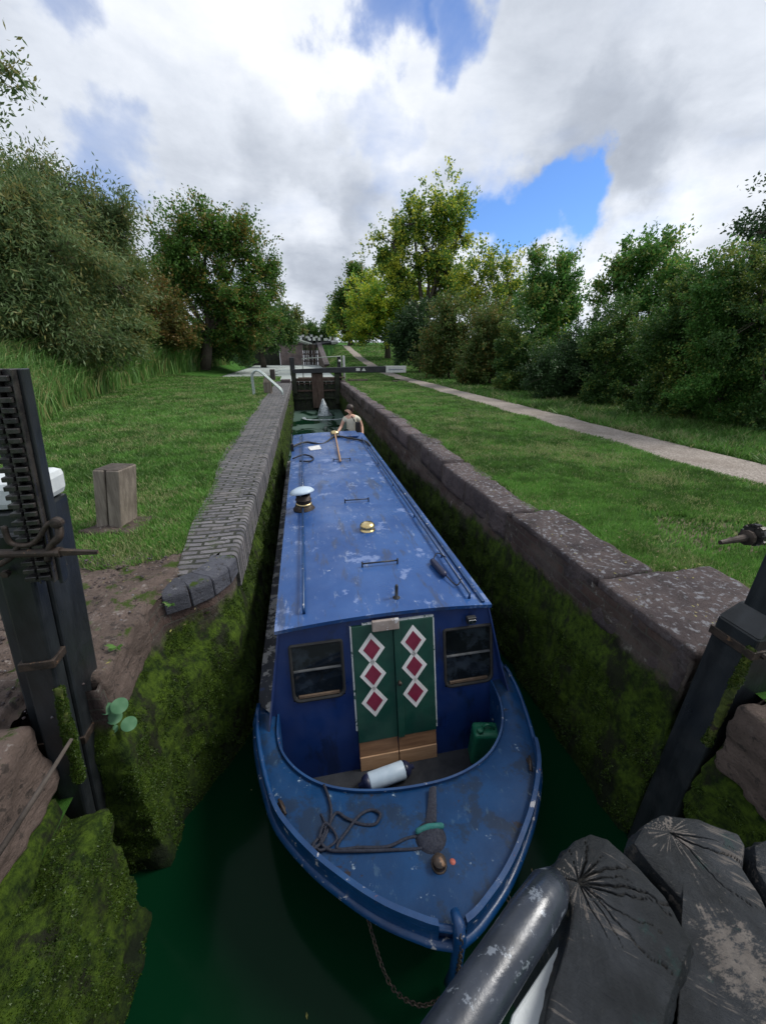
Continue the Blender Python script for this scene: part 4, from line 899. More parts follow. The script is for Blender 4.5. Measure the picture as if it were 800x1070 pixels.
MB().tube(spline([gp(4, 550), gp(10, 566), gp(22, 570), gp(34, 568), gp(42, 560), gp(50, 548), gp(60, 545)], 5), .0095, 8).build('bracket', M['iron'], pg, smooth=True)
MB().tube(spline([gp(20, 568), gp(12, 582), gp(-4, 592)], 5), .010, 8).tube(spline([gp(60, 545, .02), gp(62, 560), gp(52, 572), gp(50, 586)], 5), [.014] * 8 + [.012] * 8, 8).build('pawl', M['iron'], pg, smooth=True)
MB().tube([gp(-20, 579), gp(62, 577)], .016, 12).tube([gp(60, 577), gp(64, 577)], .020, 12).tube([gp(62, 577), gp(102, 577)], [.0155, .009], 4).build('spindle', M['iron'], pg)
MB().lathe(gp(66, 590, .12), [(.016, 0), (.016, .02), (.010, .022), (.010, .03), (.001, .031)], 6, (0, -1, 0)).build('bolt', M['iron'], pg)
MB().lathe(gp(8, 598, .05), [(.014, 0), (.014, .02), (.001, .021)], 6, (0, -1, 0)).build('bolt', M['iron'], pg)
MB().lathe(gp(61, 545), [(.02, 0), (.02, .02), (.012, .024), (.001, .026)], 12, (0, -1, 0)).build('bolt', M['iron'], pg)
# weathered pole in the slot
p0, p1 = at(75, 772, 1.36), at(-10, 905, 1.02)
o = MB().tube([p0, (p0 + p1) / 2 + Vector((.01, 0, .01)), p1], [.007, .010, .011], 8).build('wooden_pole', M['endgrain'], None, smooth=True); tag(o, 'grey weathered wooden pole lying aslant between the rough stone and the mossy block', 'pole')
# broad-leaved plant on the moss
pl = thing('wall_plant', 'small plant with four round pale green leaves rooted in the moss of the left wall', 'plant', atz(120, 755, -.35))
PL = leafmat('round_leaf', (.06, .17, .09), (.10, .24, .12), None, 0, .3)
for (px, py, r_) in ((111, 741, .030), (124, 738, .040), (119, 750, .036), (134, 757, .038), (118, 762, .022)):
    c_ = at(px, py, 1.70); nrm = (Vector((0, 0, CAMH)) - c_).normalized() * 1.0 + Vector((.1, -.1, .35)); nrm.normalize(); u = nrm.orthogonal().normalized(); v_ = nrm.cross(u)
    vs = [c_ + nrm * .004] + [c_ + (u * math.cos(a) + v_ * math.sin(a)) * r_ * (1 + .10 * math.cos(a)) + nrm * (-.004 + .004 * math.cos(3 * a)) for a in np.linspace(0, 2 * math.pi, 18, endpoint=False)]
    MB().add(vs, [(0, i + 1, (i + 1) % 18 + 1) for i in range(18)]).build('leaf', PL, pl, smooth=True)
    MB().tube([c_, at(122, 764, 1.80)], .0022, 5).build('stalk', PL, pl, smooth=True)
# sprigs growing out of the wall joints
for i, (px, py, lb_) in enumerate(((122, 676, 'tiny green sprig in the rough stone edge above the round-leaved plant'), (178, 632, 'tiny fern sprig in the joint under the curved blue bricks'))):
    c_ = at(px, py, 1.95 if i == 0 else 2.4); V = []
    for k_ in range(16):
        a = rng.uniform(0, 2 * math.pi); l_ = rng.uniform(.03, .06); dr_ = np.array([math.cos(a) * .8, math.sin(a) * .5 - .3, rng.uniform(-.2, .8)]); sdv = np.cross(dr_, [0, -.6, .8]); sdv = sdv / np.linalg.norm(sdv) * .006
        b0 = np.array(c_); V += [b0, b0 + dr_ * l_ * .5 + sdv, b0 + dr_ * l_, b0 + dr_ * l_ * .5 - sdv]
    o = link('wall_sprig', npmesh('wall_sprig', V, np.arange(len(V)).reshape(-1, 4)), M['grass']); tag(o, lb_, 'plant', 'sprigs in the left wall')

# ------------------------------------------------------------------ paddle gear on the right
pr = thing('paddle_gear', 'dark paddle gear post rising at the right edge between two coping stones', 'lock gear', (2.1, 1.12, -1.55))
GX = 1.955
MB().prism([(GX, 1.03), (GX + .30, 1.03), (GX + .30, 1.22), (GX, 1.22)], -1.7, .33).add([(GX, 1.03, .332), (GX + .30, 1.03, .332), (GX + .30, 1.22, .332), (GX, 1.22, .332), (GX + .07, 1.05, .42), (GX + .30, 1.05, .42), (GX + .30, 1.20, .42), (GX + .07, 1.20, .42)], [(4, 5, 6, 7), (0, 1, 5, 4), (1, 2, 6, 5), (2, 3, 7, 6), (3, 0, 4, 7)]).build('gate_post', M['postblack'], pr, bevel=.012)
MB().box((GX + .15, 1.125, .24), (.315, .21, .045)).build('iron_strap', M['iron'], pr, bevel=.003)
for bx_ in (.05, .25): MB().lathe((GX + bx_, 1.02, .24), [(.014, 0), (.014, .014), (.001, .015)], 6, (0, -1, 0)).build('bolt', M['iron'], pr)
mo2 = rock((GX + .005, 1.045, -.05), (.02, .04, .66), 'moss_strip', M['mossbase'], pr, 41, .012, .012, .012)
MB().box((GX + .215, 1.13, .80), (.29, .11, .90)).build('stand_post', M['postblack'], pr, bevel=.008)
m = MB(); z = .76
m.box((GX + .062, 1.10, .98), (.010, .05, .50))
while z < 1.2: m.box((GX + .052, 1.10, z), (.014, .036, .013)); z += .03
m.build('rack', M['rackiron'], pr)
q0 = at(752, 567, 1.08); q1 = at(778, 562, 1.08)
MB().tube([q0, q1, q1 + Vector((.004, 0, 0)), q1 + Vector((.016, 0, 0)), q1 + Vector((.018, 0, 0)), q1 + Vector((.14, 0, 0))], [.009, .016, .032, .032, .022, .022], 10).build('spindle', M['iron'], pr)
cg = MB().tube([q1 + Vector((.03, 0, .01)), q1 + Vector((.055, 0, .01))], .036, 20)
for k_ in range(12): cg.box(q1 + Vector((.042, .038 * math.cos(k_ * .5236), .01 + .038 * math.sin(k_ * .5236))), (.024, .014, .014), Matrix.Rotation(k_ * .5236, 3, 'X'))
cg.build('cog', M['rackiron'], pr)
MB().tube([Vector((GX + .16 + .04 * math.cos(a), 1.045, .53 + .045 * math.sin(a))) for a in np.linspace(0, 6.28, 18)], .006, 6).build('ring_bolt', M['iron'], pr, smooth=True)
fuzz([mo2], 5000, pr, 'moss', lambda c: c[:, 2] > -1.5)
fuzz(MOSS_EXTRA, 16000, pg, 'moss', lambda c: c[:, 2] > -1.5)

# ------------------------------------------------------------------ timbers of the near gate, lower right
rock((2.85, 1.12, -.13), (.92, .40, .28), 'quoin_stone', M['rough_stone'], rw, 71, .03, .04, .04)
gt = thing('lock_gate', 'tarred timber top of the near lock gate with a polished black rail, lower right', 'lock gate', (.5, .25, .6))
def timber(outline, z, depth, knot, nm, seed, cracks, flake=None):
    pts = [atz(x, y, z) for x, y in outline]; pts.append(pts[0]); ring = arclen(pts, 241)[:-1]
    kn = atz(knot[0], knot[1], z); c_ = kn.lerp(sum(ring, Vector()) / len(ring), .35); fk = atz(flake[0], flake[1], z) if flake else None
    rows = []; wv = []; cr_v = []; nR = 110
    for i in range(nR + 1):
        s_ = i / nR; row = []
        for p in ring:
            q = c_.lerp(p, s_ ** .8); dlt = q - kn; ang = math.atan2(dlt.y, dlt.x); rad = dlt.length
            gr = fbm((math.cos(ang) * 9 + seed, math.sin(ang) * 9, rad * 9), 1.6, 4)
            zz_ = -.010 * s_ ** 6 - .012 * max(0, s_ - .93) / .07 + fbm((q.x + seed, q.y, 0), 9, 5) * .004 + gr * .0005
            cv = 0
            for (ca, cl, cw) in cracks:
                ca2 = ca + .10 * math.sin(rad * 33 + seed + ca * 5) + .05 * fbm((rad * 60, ca * 7, seed), 1, 3); da = (ang - ca2 + math.pi) % (2 * math.pi) - math.pi; dd_ = abs(da) * rad
                if rad < cl: cv = max(cv, math.exp(-(dd_ / (cw * .38 * (1.15 - rad / cl))) ** 2))
            zz_ -= .007 * cv
            wr = max(0, min(1, gr * 2.2 + .25)) * math.exp(-(rad / .035) ** 2) + max(0, min(1, gr * 3 - .45)) * math.exp(-(rad / .11) ** 2) * .6 + (.35 if s_ > .975 else 0)
            if fk: wr += .75 * math.exp(-((q - fk).length / .085) ** 2)
            wv.append(min(1, wr) * (1 - cv)); cr_v.append(cv); row.append(Vector((q.x, q.y, z + zz_)))
        rows.append(row)
    bc_ = (sum(ring, Vector()) / len(ring))
    for zz_ in (.015, .04, .08, .13, .2, .3, depth):
        row = []
        for p in ring:
            v = (p - bc_); v.normalize(); a_ = fbm((p.x * 3, p.y * 3, zz_ * 1.5 + seed), 9, 4) * .006
            q = p + v * (.004 + a_); row.append(Vector((q.x, q.y, z - .022 - zz_))); wv.append(.25); cr_v.append(0)
        rows.append(row)
    o = MB().grid(rows, closed=True).build(nm, M['timber'], gt, smooth=True, recalc=True)
    for an, vals in (('wear', wv), ('crack', cr_v)):
        a = o.data.attributes.new(an, 'FLOAT', 'POINT'); a.data.foreach_set('value', vals)
    return o
A = [(575, 905), (600, 874), (618, 866), (636, 872), (668, 900), (700, 934), (730, 984), (722, 1008), (703, 1060), (695, 1110), (560, 1110), (570, 1050), (590, 985), (597, 950), (588, 925)]
timber(A, .74, .5, (604, 922), 'gate_timber', 1, [(R(a), l_, w_) for a, l_, w_ in ((40, .13, .0035), (8, .16, .004), (-20, .26, .004), (-28, .2, .003), (-45, .12, .002), (-80, .09, .002), (-95, .07, .002), (65, .06, .002), (-10, .09, .003), (25, .08, .003), (150, .05, .002), (-60, .2, .002))])
Bm = [(660, 878), (672, 858), (690, 848), (730, 852), (775, 868), (782, 880), (780, 905), (800, 935), (830, 1000), (840, 1110), (706, 1110), (724, 1050), (728, 1010), (737, 985), (712, 940), (680, 905)]
timber(Bm, .68, .5, (700, 870), 'gate_timber', 2, [(R(a), l_, w_) for a, l_, w_ in ((-40, .3, .003), (-70, .22, .002), (-25, .12, .002))], flake=(775, 1010))
Cm = [(786, 880), (800, 874), (860, 880), (900, 960), (900, 1040), (845, 1000), (806, 935), (788, 905)]
timber(Cm, .66, .5, (850, 930), 'gate_timber', 3, [(R(170), .1, .003)])
pa, pb = atz(573, 932, .755), atz(478, 1075, .775); dr_ = (pb - pa)
MB().tube([pa - dr_ * .12 + Vector((0, 0, -.035)), pa - dr_ * .08 + Vector((0, 0, -.012)), pa, pa + dr_ * .25, pa + dr_ * .5, pa + dr_ * .8, pa + dr_ * 1.5, pa + dr_ * 2.2], [.010, .025, .030, .0315, .031, .031, .031, .031], 32).build('hand_rail', M['pipe'], gt, smooth=True)
wa = [atz(x, y, .70) for x, y in ((535, 1060), (592, 975), (605, 975), (590, 1115), (520, 1115))]
MB().add([p for p in wa] + [p + Vector((0, 0, -.03)) for p in wa], [(0, 1, 2, 3, 4), (9, 8, 7, 6, 5)] + [(i, (i + 1) % 5, 5 + (i + 1) % 5, 5 + i) for i in range(5)]).build('white_panel', M['whitecap'], gt, bevel=.004)

# ------------------------------------------------------------------ bank furniture
bl = thing('mooring_bollard', 'squat square grey oak bollard with a split down its front, on the left lawn', 'bollard', (-1.88, 3.85, 0))
rz = Matrix.Rotation(R(-16), 3, 'Z')
m = MB(); W2, D2, Ht = .128, .12, .56
for s_ in (-1, 1): # two halves leave the crack open
    x0, x1 = (-W2, -.012) if s_ < 0 else (.000, W2)
    vs = []
    for z, k_ in ((-.1, .98), (Ht, 1.0)):
        for x, y in ((x0, -D2), (x1 - (.006 if s_ < 0 and z > 0 else 0), -D2), (x1, D2), (x0, D2)): vs.append(rz @ Vector((x * k_, y * k_, z)) + Vector((-1.89 + .2 * z, 3.85, 0)))
    m.add(vs, [(3, 2, 1, 0), (4, 5, 6, 7), (0, 1, 5, 4), (1, 2, 6, 5), (2, 3, 7, 6), (3, 0, 4, 7)])
m.box(Vector((-1.84, 3.86, .25)), (.05, .16, .54), rz); m.build('post', M['oldwood'], bl, bevel=.012)
MB().prism([tuple((rz @ Vector((x, y, 0)) + Vector((-1.89 + .2 * Ht, 3.85, 0)))[:2]) for x, y in ((-.118, -.11), (.118, -.11), (.118, .11), (-.118, .11))], Ht - .01, Ht + .006).build('weathered_top', M['endgrain'], bl, bevel=.005)
rock((-1.87, 3.83, -.02), (.5, .42, .07), 'stone_collar', M['rough_stone'], bl, 51, .03, .03, .03, R(-16))
sp_ = thing('mooring_bollard', 'short pointed brown timber post behind the ladder hoop on the left bank', 'bollard', (-1.42, 16.6, 0))
MB().prism([(-1.58, 16.45), (-1.28, 16.45), (-1.28, 16.75), (-1.58, 16.75)], -.05, .42).add([(-1.58, 16.45, .422), (-1.28, 16.45, .422), (-1.28, 16.75, .422), (-1.58, 16.75, .422), (-1.48, 16.55, .70), (-1.38, 16.55, .70), (-1.38, 16.65, .70), (-1.48, 16.65, .70)], [(4, 5, 6, 7), (0, 1, 5, 4), (1, 2, 6, 5), (2, 3, 7, 6), (3, 0, 4, 7)]).build('post', M['oldwood'], sp_, bevel=.02)
MB().box((-1.272, 16.6, .3), (.012, .2, .5)).build('iron_plate', M['iron'], sp_)
sp2 = MB().box((-1.75, 24.5, .28), (.28, .25, .62)).build('stone_bollard', M['stone'], None, bevel=.03); tag(sp2, 'pale square stone bollard on the left bank beside the far gate', 'bollard')
lh = thing('ladder_hoop', 'galvanised steel grab hoop over the lock ladder on the left bank', 'handrail', (-1.4, 15.9, 0))
for dy in (0, .42):
    MB().tube(spline([(-1.92, 15.9 + dy, -.05), (-1.92, 15.9 + dy, .62), (-1.86, 15.9 + dy, .80), (-1.72, 15.9 + dy, .88), (-1.55, 15.9 + dy, .80), (-1.2, 15.85 + dy, .48), (-.88, 15.8 + dy, .16), (-.84, 15.8 + dy, -.02)], 5), .03, 10).build('hoop', M['galv'], lh, smooth=True)
ws = MB().box((-.95, 22.3, .08), (.5, .6, .16)).build('stone_block', M['stone'], None, bevel=.03); tag(ws, 'pale stone block at the left end of the far gate', 'stone')
lad = thing('lock_ladder', 'rusty ladder rungs set in the left lock wall below the hoop', 'ladder', (-.62, 16, -.2))
m = MB()
for k_ in range(6): MB().tube([(-.66, 15.8, -.2 - k_ * .25), (-.60, 15.8, -.2 - k_ * .25), (-.60, 16.15, -.2 - k_ * .25), (-.66, 16.15, -.2 - k_ * .25)], .012, 6).build('rung', M['iron'], lad, smooth=True)

# ------------------------------------------------------------------ far (upper) gate
fg = thing('lock_gate', 'far lock gate with a wide centre plank and long black balance beam tipped in white', 'lock gate', (.6, 22.7, -1.5))
m = MB()
for k_ in range(9): m.box((-.42 + k_ * .30, 22.86, -1.15), (.292, .08, 2.3))
m.build('gate_planks', M['gatedark'], fg, bevel=.01)
for z, t_, mt, d_ in ((.10, .16, 'gatebrown', .22), (-.10, .05, 'gatebrown', .12), (-.48, .09, 'gatebrown', .10), (-.9, .10, 'gatedark', .10)): MB().box((.65, 22.74, z), (2.55, d_, t_)).build('cross_rail', M[mt], fg, bevel=.012)
MB().box((.745, 22.55, -.42), (.62, .12, 1.95)).build('centre_plank', M['gatebrown'], fg, bevel=.01)
MB().box((-.52, 22.6, .0), (.26, .3, 1.2)).build('heel_post', M['gatedark'], fg, bevel=.02); MB().box((1.83, 22.6, -.3), (.26, .3, 1.8)).build('heel_post', M['gatedark'], fg, bevel=.02)
bm_ = MB(); vs = []
for x, zc, h_, d_ in ((-.55, .56, .20, .2), (1.6, .60, .27, .3), (3.6, .62, .32, .34), (4.55, .62, .34, .34)): vs.append([(x, 22.5 - d_ / 2, zc - h_ / 2), (x, 22.5 + d_ / 2, zc - h_ / 2), (x, 22.5 + d_ / 2, zc + h_ / 2), (x, 22.5 - d_ / 2, zc + h_ / 2)])
bm_.grid(vs, closed=True); bm_.f.append((0, 1, 2, 3)); bm_.f.append((15, 14, 13, 12)); beam = bm_.build('balance_beam', M['beamblack'], fg, bevel=.015)
MB().box((5.13, 22.5, .62), (1.155, .345, .345)).build('beam_tip', M['whitep'], beam, bevel=.01)
lt = MB(); top_, bot_ = [], []
for k_ in range(27):
    x = 4.70 + k_ * .032; h_ = .018 * ((k_ * 7) % 3); top_.append((x, 22.323, .625 + h_)); bot_.append((x, 22.323, .585 - .006 * (k_ % 2)))
lt.grid([top_, bot_]).build('faded_lettering', pm('grey_lettering', (.20, .22, .28), (.28, .30, .36), 9, .7, 0), beam)
MB().box((2.98, 22.326, .63), (.22, .006, .15)).build('white_mark', M['whitep'], beam); MB().add([(3.18, 22.323, .55), (3.42, 22.323, .55), (3.30, 22.323, .72)], [(0, 1, 2)]).build('white_mark', M['whitep'], beam)
MB().tube([(.0, 23.0, .10), (.0, 23.0, 1.18), (2.12, 23.0, 1.30), (2.12, 23.0, .30)], .028, 8).build('walkway_rail', M['beamgreen'], fg, smooth=True)
MB().box((1.0, 23.0, .18), (2.6, .4, .06)).build('walkway_plank', M['gatebrown'], fg, bevel=.01)
MB().box((-.55, 22.95, .78), (.26, .25, .95)).build('paddle_post', M['black'], fg, bevel=.03)
pw_ = thing('paddle_stand', 'black paddle stand with a white guide plate at the right end of the far gate', 'lock gear', (2.2, 23.3, 0))
MB().box((2.05, 23.3, .62), (.22, .22, 1.35)).build('post', M['black'], pw_, bevel=.02); MB().box((2.30, 23.25, .70), (.13, .12, 1.25)).build('guide_plate', M['whitep'], pw_, bevel=.02); MB().lathe((2.05, 23.17, 1.05), [(.07, 0), (.07, .05), (.001, .06)], 14, (0, -1, 0)).build('bearing_cap', M['whitep'], pw_, smooth=True)
MB()
for (c_, s_, lb_) in (((2.95, 22.4, .05), (1.1, .35, .14), 'flat pale stone slab in the grass right of the far gate'), ((5.2, 21.6, .02), (.9, .3, .1), 'flat reddish stone slab under the white beam tip')):
    o = rock(c_, s_, 'stone_slab', M['rough_stone'], None, 61, .02, .08, .03); tag(o, lb_, 'stone', 'stone slabs by the far gate')
# water spraying through the gate
sw = MB(); rows = []
for k_ in range(9):
    s_ = k_ / 8; z = -.78 - .76 * s_; rr_ = .03 + .27 * s_ ** .8
    rows.append([(.93 + .0 * s_ + rr_ * math.cos(a) * (1 + .55 * fbm((math.cos(a) * 2, math.sin(a) * 2, s_ * 2), 2.5)), 20.9 - .35 * s_ + rr_ * .6 * math.sin(a), z + .0) for a in np.linspace(0, 2 * math.pi, 22, endpoint=False)])
sw.grid(rows, closed=True)
for k_ in range(5):
    a = 1.0 + k_; sw.tube(spline([(.93, 21.6, -.9), (.93 + math.cos(a) * .05, 21.0, -.8), (.93 + math.cos(a) * .35, 20.5, -1.53)], 5), .02, 6)
o = sw.build('water_spray', M['spray'], None, smooth=True); tag(o, 'white fan of water spurting up at the foot of the far gate', 'water', kind='stuff')
foam = MB(); rows = []
for k_ in range(4):
    rr_ = 1.0 + k_ * .06; rows.append([(.95 + rr_ * math.cos(a) * 1.0, 20.0 + rr_ * .75 * math.sin(a) + .05 * math.sin(3 * a), -1.545 + .02 * math.sin(math.pi * k_ / 3)) for a in np.linspace(math.pi * .95, math.pi * 1.9, 36)])
o = foam.grid(rows).build('foam_line', M['spray'], None, smooth=True); tag(o, 'curved line of white foam on the water before the far gate', 'foam', kind='stuff')

# ------------------------------------------------------------------ next lock up the flight
lk = thing('brick_wing_wall', 'weathered brick wing wall on the left of the next lock uphill', 'wall', (-1.2, 58, 0))
MB().box((-1.35, 58.2, 1.1), (3.1, .8, 2.75)).build('wall', pm('far_brick', (.13, .10, .10), (.24, .18, .17), 1.6, .9, .5, 6, .02, wear=((.35, .36, .37), 2.2, .62)), lk); MB().box((-1.35, 58.1, 2.53), (3.2, 1.1, .12)).build('coping', M['stone'], lk, bevel=.02)
rw2 = thing('brick_wing_wall', 'sloping wing wall running down to the pound on the right of the next lock', 'wall', (2.3, 52, 0))
MB().add([(2.2, 58.5, -.6), (2.3, 44, -.6), (2.3, 44, .15), (2.2, 58.5, 2.55), (2.7, 58.5, -.6), (2.8, 44, -.6), (2.8, 44, .15), (2.7, 58.5, 2.55)], [(0, 1, 2, 3), (7, 6, 5, 4), (0, 4, 5, 1), (1, 5, 6, 2), (2, 6, 7, 3), (3, 7, 4, 0)]).build('wall', M['gatebrown'], rw2)
MB().add([(2.15, 58.5, 2.56), (2.25, 44, .16), (2.85, 44, .16), (2.75, 58.5, 2.56), (2.15, 58.5, 2.68), (2.25, 44, .28), (2.85, 44, .28), (2.75, 58.5, 2.68)], [(3, 2, 1, 0), (4, 5, 6, 7), (0, 1, 5, 4), (1, 2, 6, 5), (2, 3, 7, 6), (3, 0, 4, 7)]).build('coping', M['stone'], rw2)
g2 = thing('lock_gate', 'pair of brown gates closing the next lock uphill beyond the pound', 'lock gate', (1.2, 58.6, 0))
m = MB()
for k_ in range(8): m.box((.36 + k_ * .24, 58.55 + .06 * abs(k_ - 3.5), 1.05), (.22, .12, 2.7))
m.build('gate_planks', M['gatebrown'], g2, bevel=.01)
for k_ in range(5): MB().box((.4 + k_ * .42, 58.4, 1.1), (.10, .16, 2.9)).build('gate_post', M['oldwood' if k_ % 2 else 'postblack'], g2)
for z in (.3, 1.2, 2.1): MB().box((1.2, 58.42, z), (2.0, .1, .16)).build('cross_rail', M['gatebrown'], g2)
a = at(300, 352.5, 57); c_ = at(325, 360, 59)
MB().tube([a, a.lerp(c_, .25)], [.28, .25], 6).build('beam_tip', M['whitep'], g2); MB().tube([a.lerp(c_, .251), c_], [.25, .22], 6).build('balance_beam', M['beamgreen'], g2)
a = at(328, 361, 59); c_ = at(346, 358, 59); d_ = at(353, 357.3, 59)
MB().tube([a, c_], [.3, .27], 6).build('balance_beam', M['beamblack'], g2); MB().tube([c_ + Vector((.01, 0, 0)), d_], [.27, .27], 6).build('beam_tip', M['whitep'], g2)
for k_, px in enumerate((313, 317, 321, 326, 331, 336)):
    q = at(px, 360, 60 + k_ % 3); MB().box(q + Vector((0, 0, .45)), (.28, .28, 1.2)).build('paddle_stand', M['black'], g2); MB().box(q + Vector((0, 0, 1.0 + .15 * (k_ % 2))), (.36, .32, .28)).build('white_cap', M['whitep'], g2)
lk3 = thing('lock_gate', 'dark gate of the third lock with white-tipped beams, small under the far trees', 'lock gate', (1.5, 100, 3))
for k_, (px, py) in enumerate(((316, 355), (322, 353.5), (328, 354), (334, 354.5), (340, 355), (346, 353.5), (349, 354.5))):
    q = at(px, py, 100); MB().box(q, (.75, .5, .75)).build('white_cap', M['whitep'], lk3); MB().box(q - Vector((0, 0, .9)), (.6, .5, 1.0)).build('gate_post', M['black'], lk3)
q = at(330, 357, 100); MB().box(q, (8, .5, .5)).build('balance_beam', M['beamblack'], lk3)
gw = thing('garden_wall', 'low grey wall and turf edge left of the next lock', 'wall', (-6, 59, 0))
MB().box((-5.6, 59, 1.0), (5.2, .5, 2.7)).build('wall', M['gatedark'], gw); MB().box((-5.6, 59, 2.42), (5.3, .7, .12)).build('coping', M['stone'], gw)

# ------------------------------------------------------------------ vegetation
LM = {
 'willow': leafmat('willow_leaf', (0.09, 0.15, 0.055), (0.19, 0.28, 0.115), (0.221, 0.217, 0.072), .10, .42),
 'oak': leafmat('oak_leaf', (0.058, 0.138, 0.024), (0.124, 0.254, 0.043), (0.260, 0.203, 0.048), .05, .42),
 'brown': leafmat('browning_leaf', (0.09, 0.115, 0.028), (0.15, 0.16, 0.042), (0.22, 0.14, 0.042), .18, .42),
 'ash': leafmat('ash_leaf', (0.072, 0.189, 0.042), (0.143, 0.319, 0.066), (0.260, 0.304, 0.072), .06, .45),
 'yellow': leafmat('yellow_leaf', (0.442, 0.536, 0.048), (0.600, 0.600, 0.060), (0.156, 0.319, 0.048), .35, .45),
 'mix': leafmat('turning_leaf', (0.091, 0.189, 0.038), (0.195, 0.334, 0.054), (0.572, 0.580, 0.072), .20, .45),
 'hedge': leafmat('hedge_leaf', (0.039, 0.102, 0.026), (0.098, 0.203, 0.046), (0.182, 0.232, 0.048), .05, .40),
 'holly': leafmat('dark_hedge_leaf', (0.029, 0.067, 0.026), (0.065, 0.131, 0.043), None, 0, .30),
 'sallow': leafmat('hawthorn_leaf', (0.072, 0.133, 0.036), (0.156, 0.225, 0.060), (0.208, 0.174, 0.048), .12, .42)}
def leaves(cent, dirs, n_per, size, asp, spread, droop=0., seed=0):
    r_ = np.random.default_rng(seed); n = len(cent) * n_per
    c_ = np.repeat(cent, n_per, 0); dd = np.repeat(dirs, n_per, 0)
    t_ = r_.uniform(-1, 1, (n, 1)); pos = c_ + dd * t_ * spread * 1.7 + r_.normal(0, spread * .42, (n, 3))
    ax_ = r_.normal(0, 1, (n, 3)) + dd * .8; ax_[:, 2] -= droop; ax_ /= np.linalg.norm(ax_, axis=1)[:, None]
    sd_ = np.cross(ax_, r_.normal(0, 1, (n, 3)) + np.array([0, 0, 1.2])); sd_ /= np.linalg.norm(sd_, axis=1)[:, None] + 1e-9
    l_ = (size * r_.uniform(.6, 1.25, n))[:, None]; w_ = l_ / asp
    V = np.stack([pos, pos + ax_ * l_ * .5 + sd_ * w_ * .5, pos + ax_ * l_, pos + ax_ * l_ * .5 - sd_ * w_ * .5], 1).reshape(-1, 3)
    return V
def tree(name, label, cat, Y, base_px, blobs, mat, n_cl, per, size, asp=1.8, spread=.35, group=None, trunk_r=.15, droop=0., seed=1, depth=1., up=.25, bare=0, zbase=None, shell=.45, base_xy=None):
    r_ = np.random.default_rng(seed); bp = at(base_px, 380, Y)
    if base_xy: bp = Vector((base_xy[0], base_xy[1], 0))
    z0 = HT(bp.x, bp.y) if zbase is None else zbase
    root = thing(name, label, cat, (bp.x, bp.y, z0), group); base = Vector((bp.x, bp.y, z0 - .1))
    bl_ = []
    for b in blobs:
        px, py, rx, ry = b[:4]; dY = b[4] if len(b) > 4 else 0.
        p = at(px, py, Y + dY); s_ = (at(px + 1, py, Y + dY) - p).length; bl_.append((p, rx * s_, ry * s_ * .97))
    vol = np.array([b[1] ** 1.0 * b[2] for b in bl_]); vol /= vol.sum()
    cent = []; dirs = []; tw = MB(); limbs = MB()
    top = sum((b[0] * v for b, v in zip(bl_, vol)), Vector()); fork = base.lerp(Vector((top.x, top.y, top.z)), .42)
    limbs.tube([base, base.lerp(fork, .5) + Vector((r_.normal() * .1, r_.normal() * .1, 0)), fork], [trunk_r * 1.25, trunk_r, trunk_r * .8], 9)
    for bi, (bc_, rx, rz_) in enumerate(bl_):
        mid = fork.lerp(bc_, .55) + Vector((r_.normal() * .15 * rx, r_.normal() * .15 * rx, 0)); limbs.tube([fork, mid, bc_], [trunk_r * .6, trunk_r * .4, trunk_r * .16], 6)
        k_ = max(4, int(n_cl * vol[bi] * 1.25)); ns = max(5, min(26, int(k_ / 8)))
        ax3 = np.array([rx, rx * depth, rz_])
        sd3 = r_.normal(0, 1, (ns, 3)); sd3 /= np.linalg.norm(sd3, axis=1)[:, None]; sc_ = sd3 * r_.uniform(shell * .9, 1.0, (ns, 1)) * ax3 * r_.uniform(.75, 1.12, (ns, 1)); sr = r_.uniform(.16, .34, ns)
        ch_ = r_.integers(0, ns, k_); d3 = r_.normal(0, 1, (k_, 3)); d3 /= np.linalg.norm(d3, axis=1)[:, None]
        rel = sc_[ch_] + d3 * r_.uniform(.2, 1, (k_, 1)) ** .6 * sr[ch_][:, None] * (ax3.mean() * .5 + ax3 * .5) * np.array([1, 1, .8])
        P_ = np.array(bc_) + rel; P_[:, 2] = np.maximum(P_[:, 2], z0 + .12)
        dn = rel / ax3; dn /= np.linalg.norm(dn, axis=1)[:, None] + 1e-6
        cent.append(P_); o_ = dn + np.array([0, 0, up]) + r_.normal(0, .35, d3.shape); o_ /= np.linalg.norm(o_, axis=1)[:, None]; dirs.append(o_)
        for si in range(ns):
            qa = Vector(sc_[si]) + bc_; m2 = bc_.lerp(qa, .5) + Vector((r_.normal(), r_.normal(), r_.normal())) * .08 * rx; tw.tube([bc_, m2, qa], [trunk_r * .18, trunk_r * .12, trunk_r * .06], 4)
            for q in P_[ch_ == si][:5]: tw.tube([qa, Vector(q)], [trunk_r * .06, trunk_r * .02], 3, caps=False)
        # loose leading shoots beyond the outline
        ne = max(2, k_ // 9); e3 = r_.normal(0, 1, (ne, 3)); e3[:, 2] = np.abs(e3[:, 2]) * (1 + up); e3 /= np.linalg.norm(e3, axis=1)[:, None]
        cent.append(np.array(bc_) + e3 * ax3 * r_.uniform(1.0, 1.22, (ne, 1))); dirs.append(e3)
    cent = np.concatenate(cent); dirs = np.concatenate(dirs)
    V = leaves(cent, dirs, int(per * 1.5), size * .74, asp, spread * .8, droop, seed)
    limbs.build('trunk', M['bark'], root, smooth=True, recalc=False); tw.build('branches', M['bark'], root, smooth=True, recalc=False)
    link('crown', npmesh('crown', V, np.arange(len(V)).reshape(-1, 4)), LM[mat] if isinstance(mat, str) else mat, root)
    return root
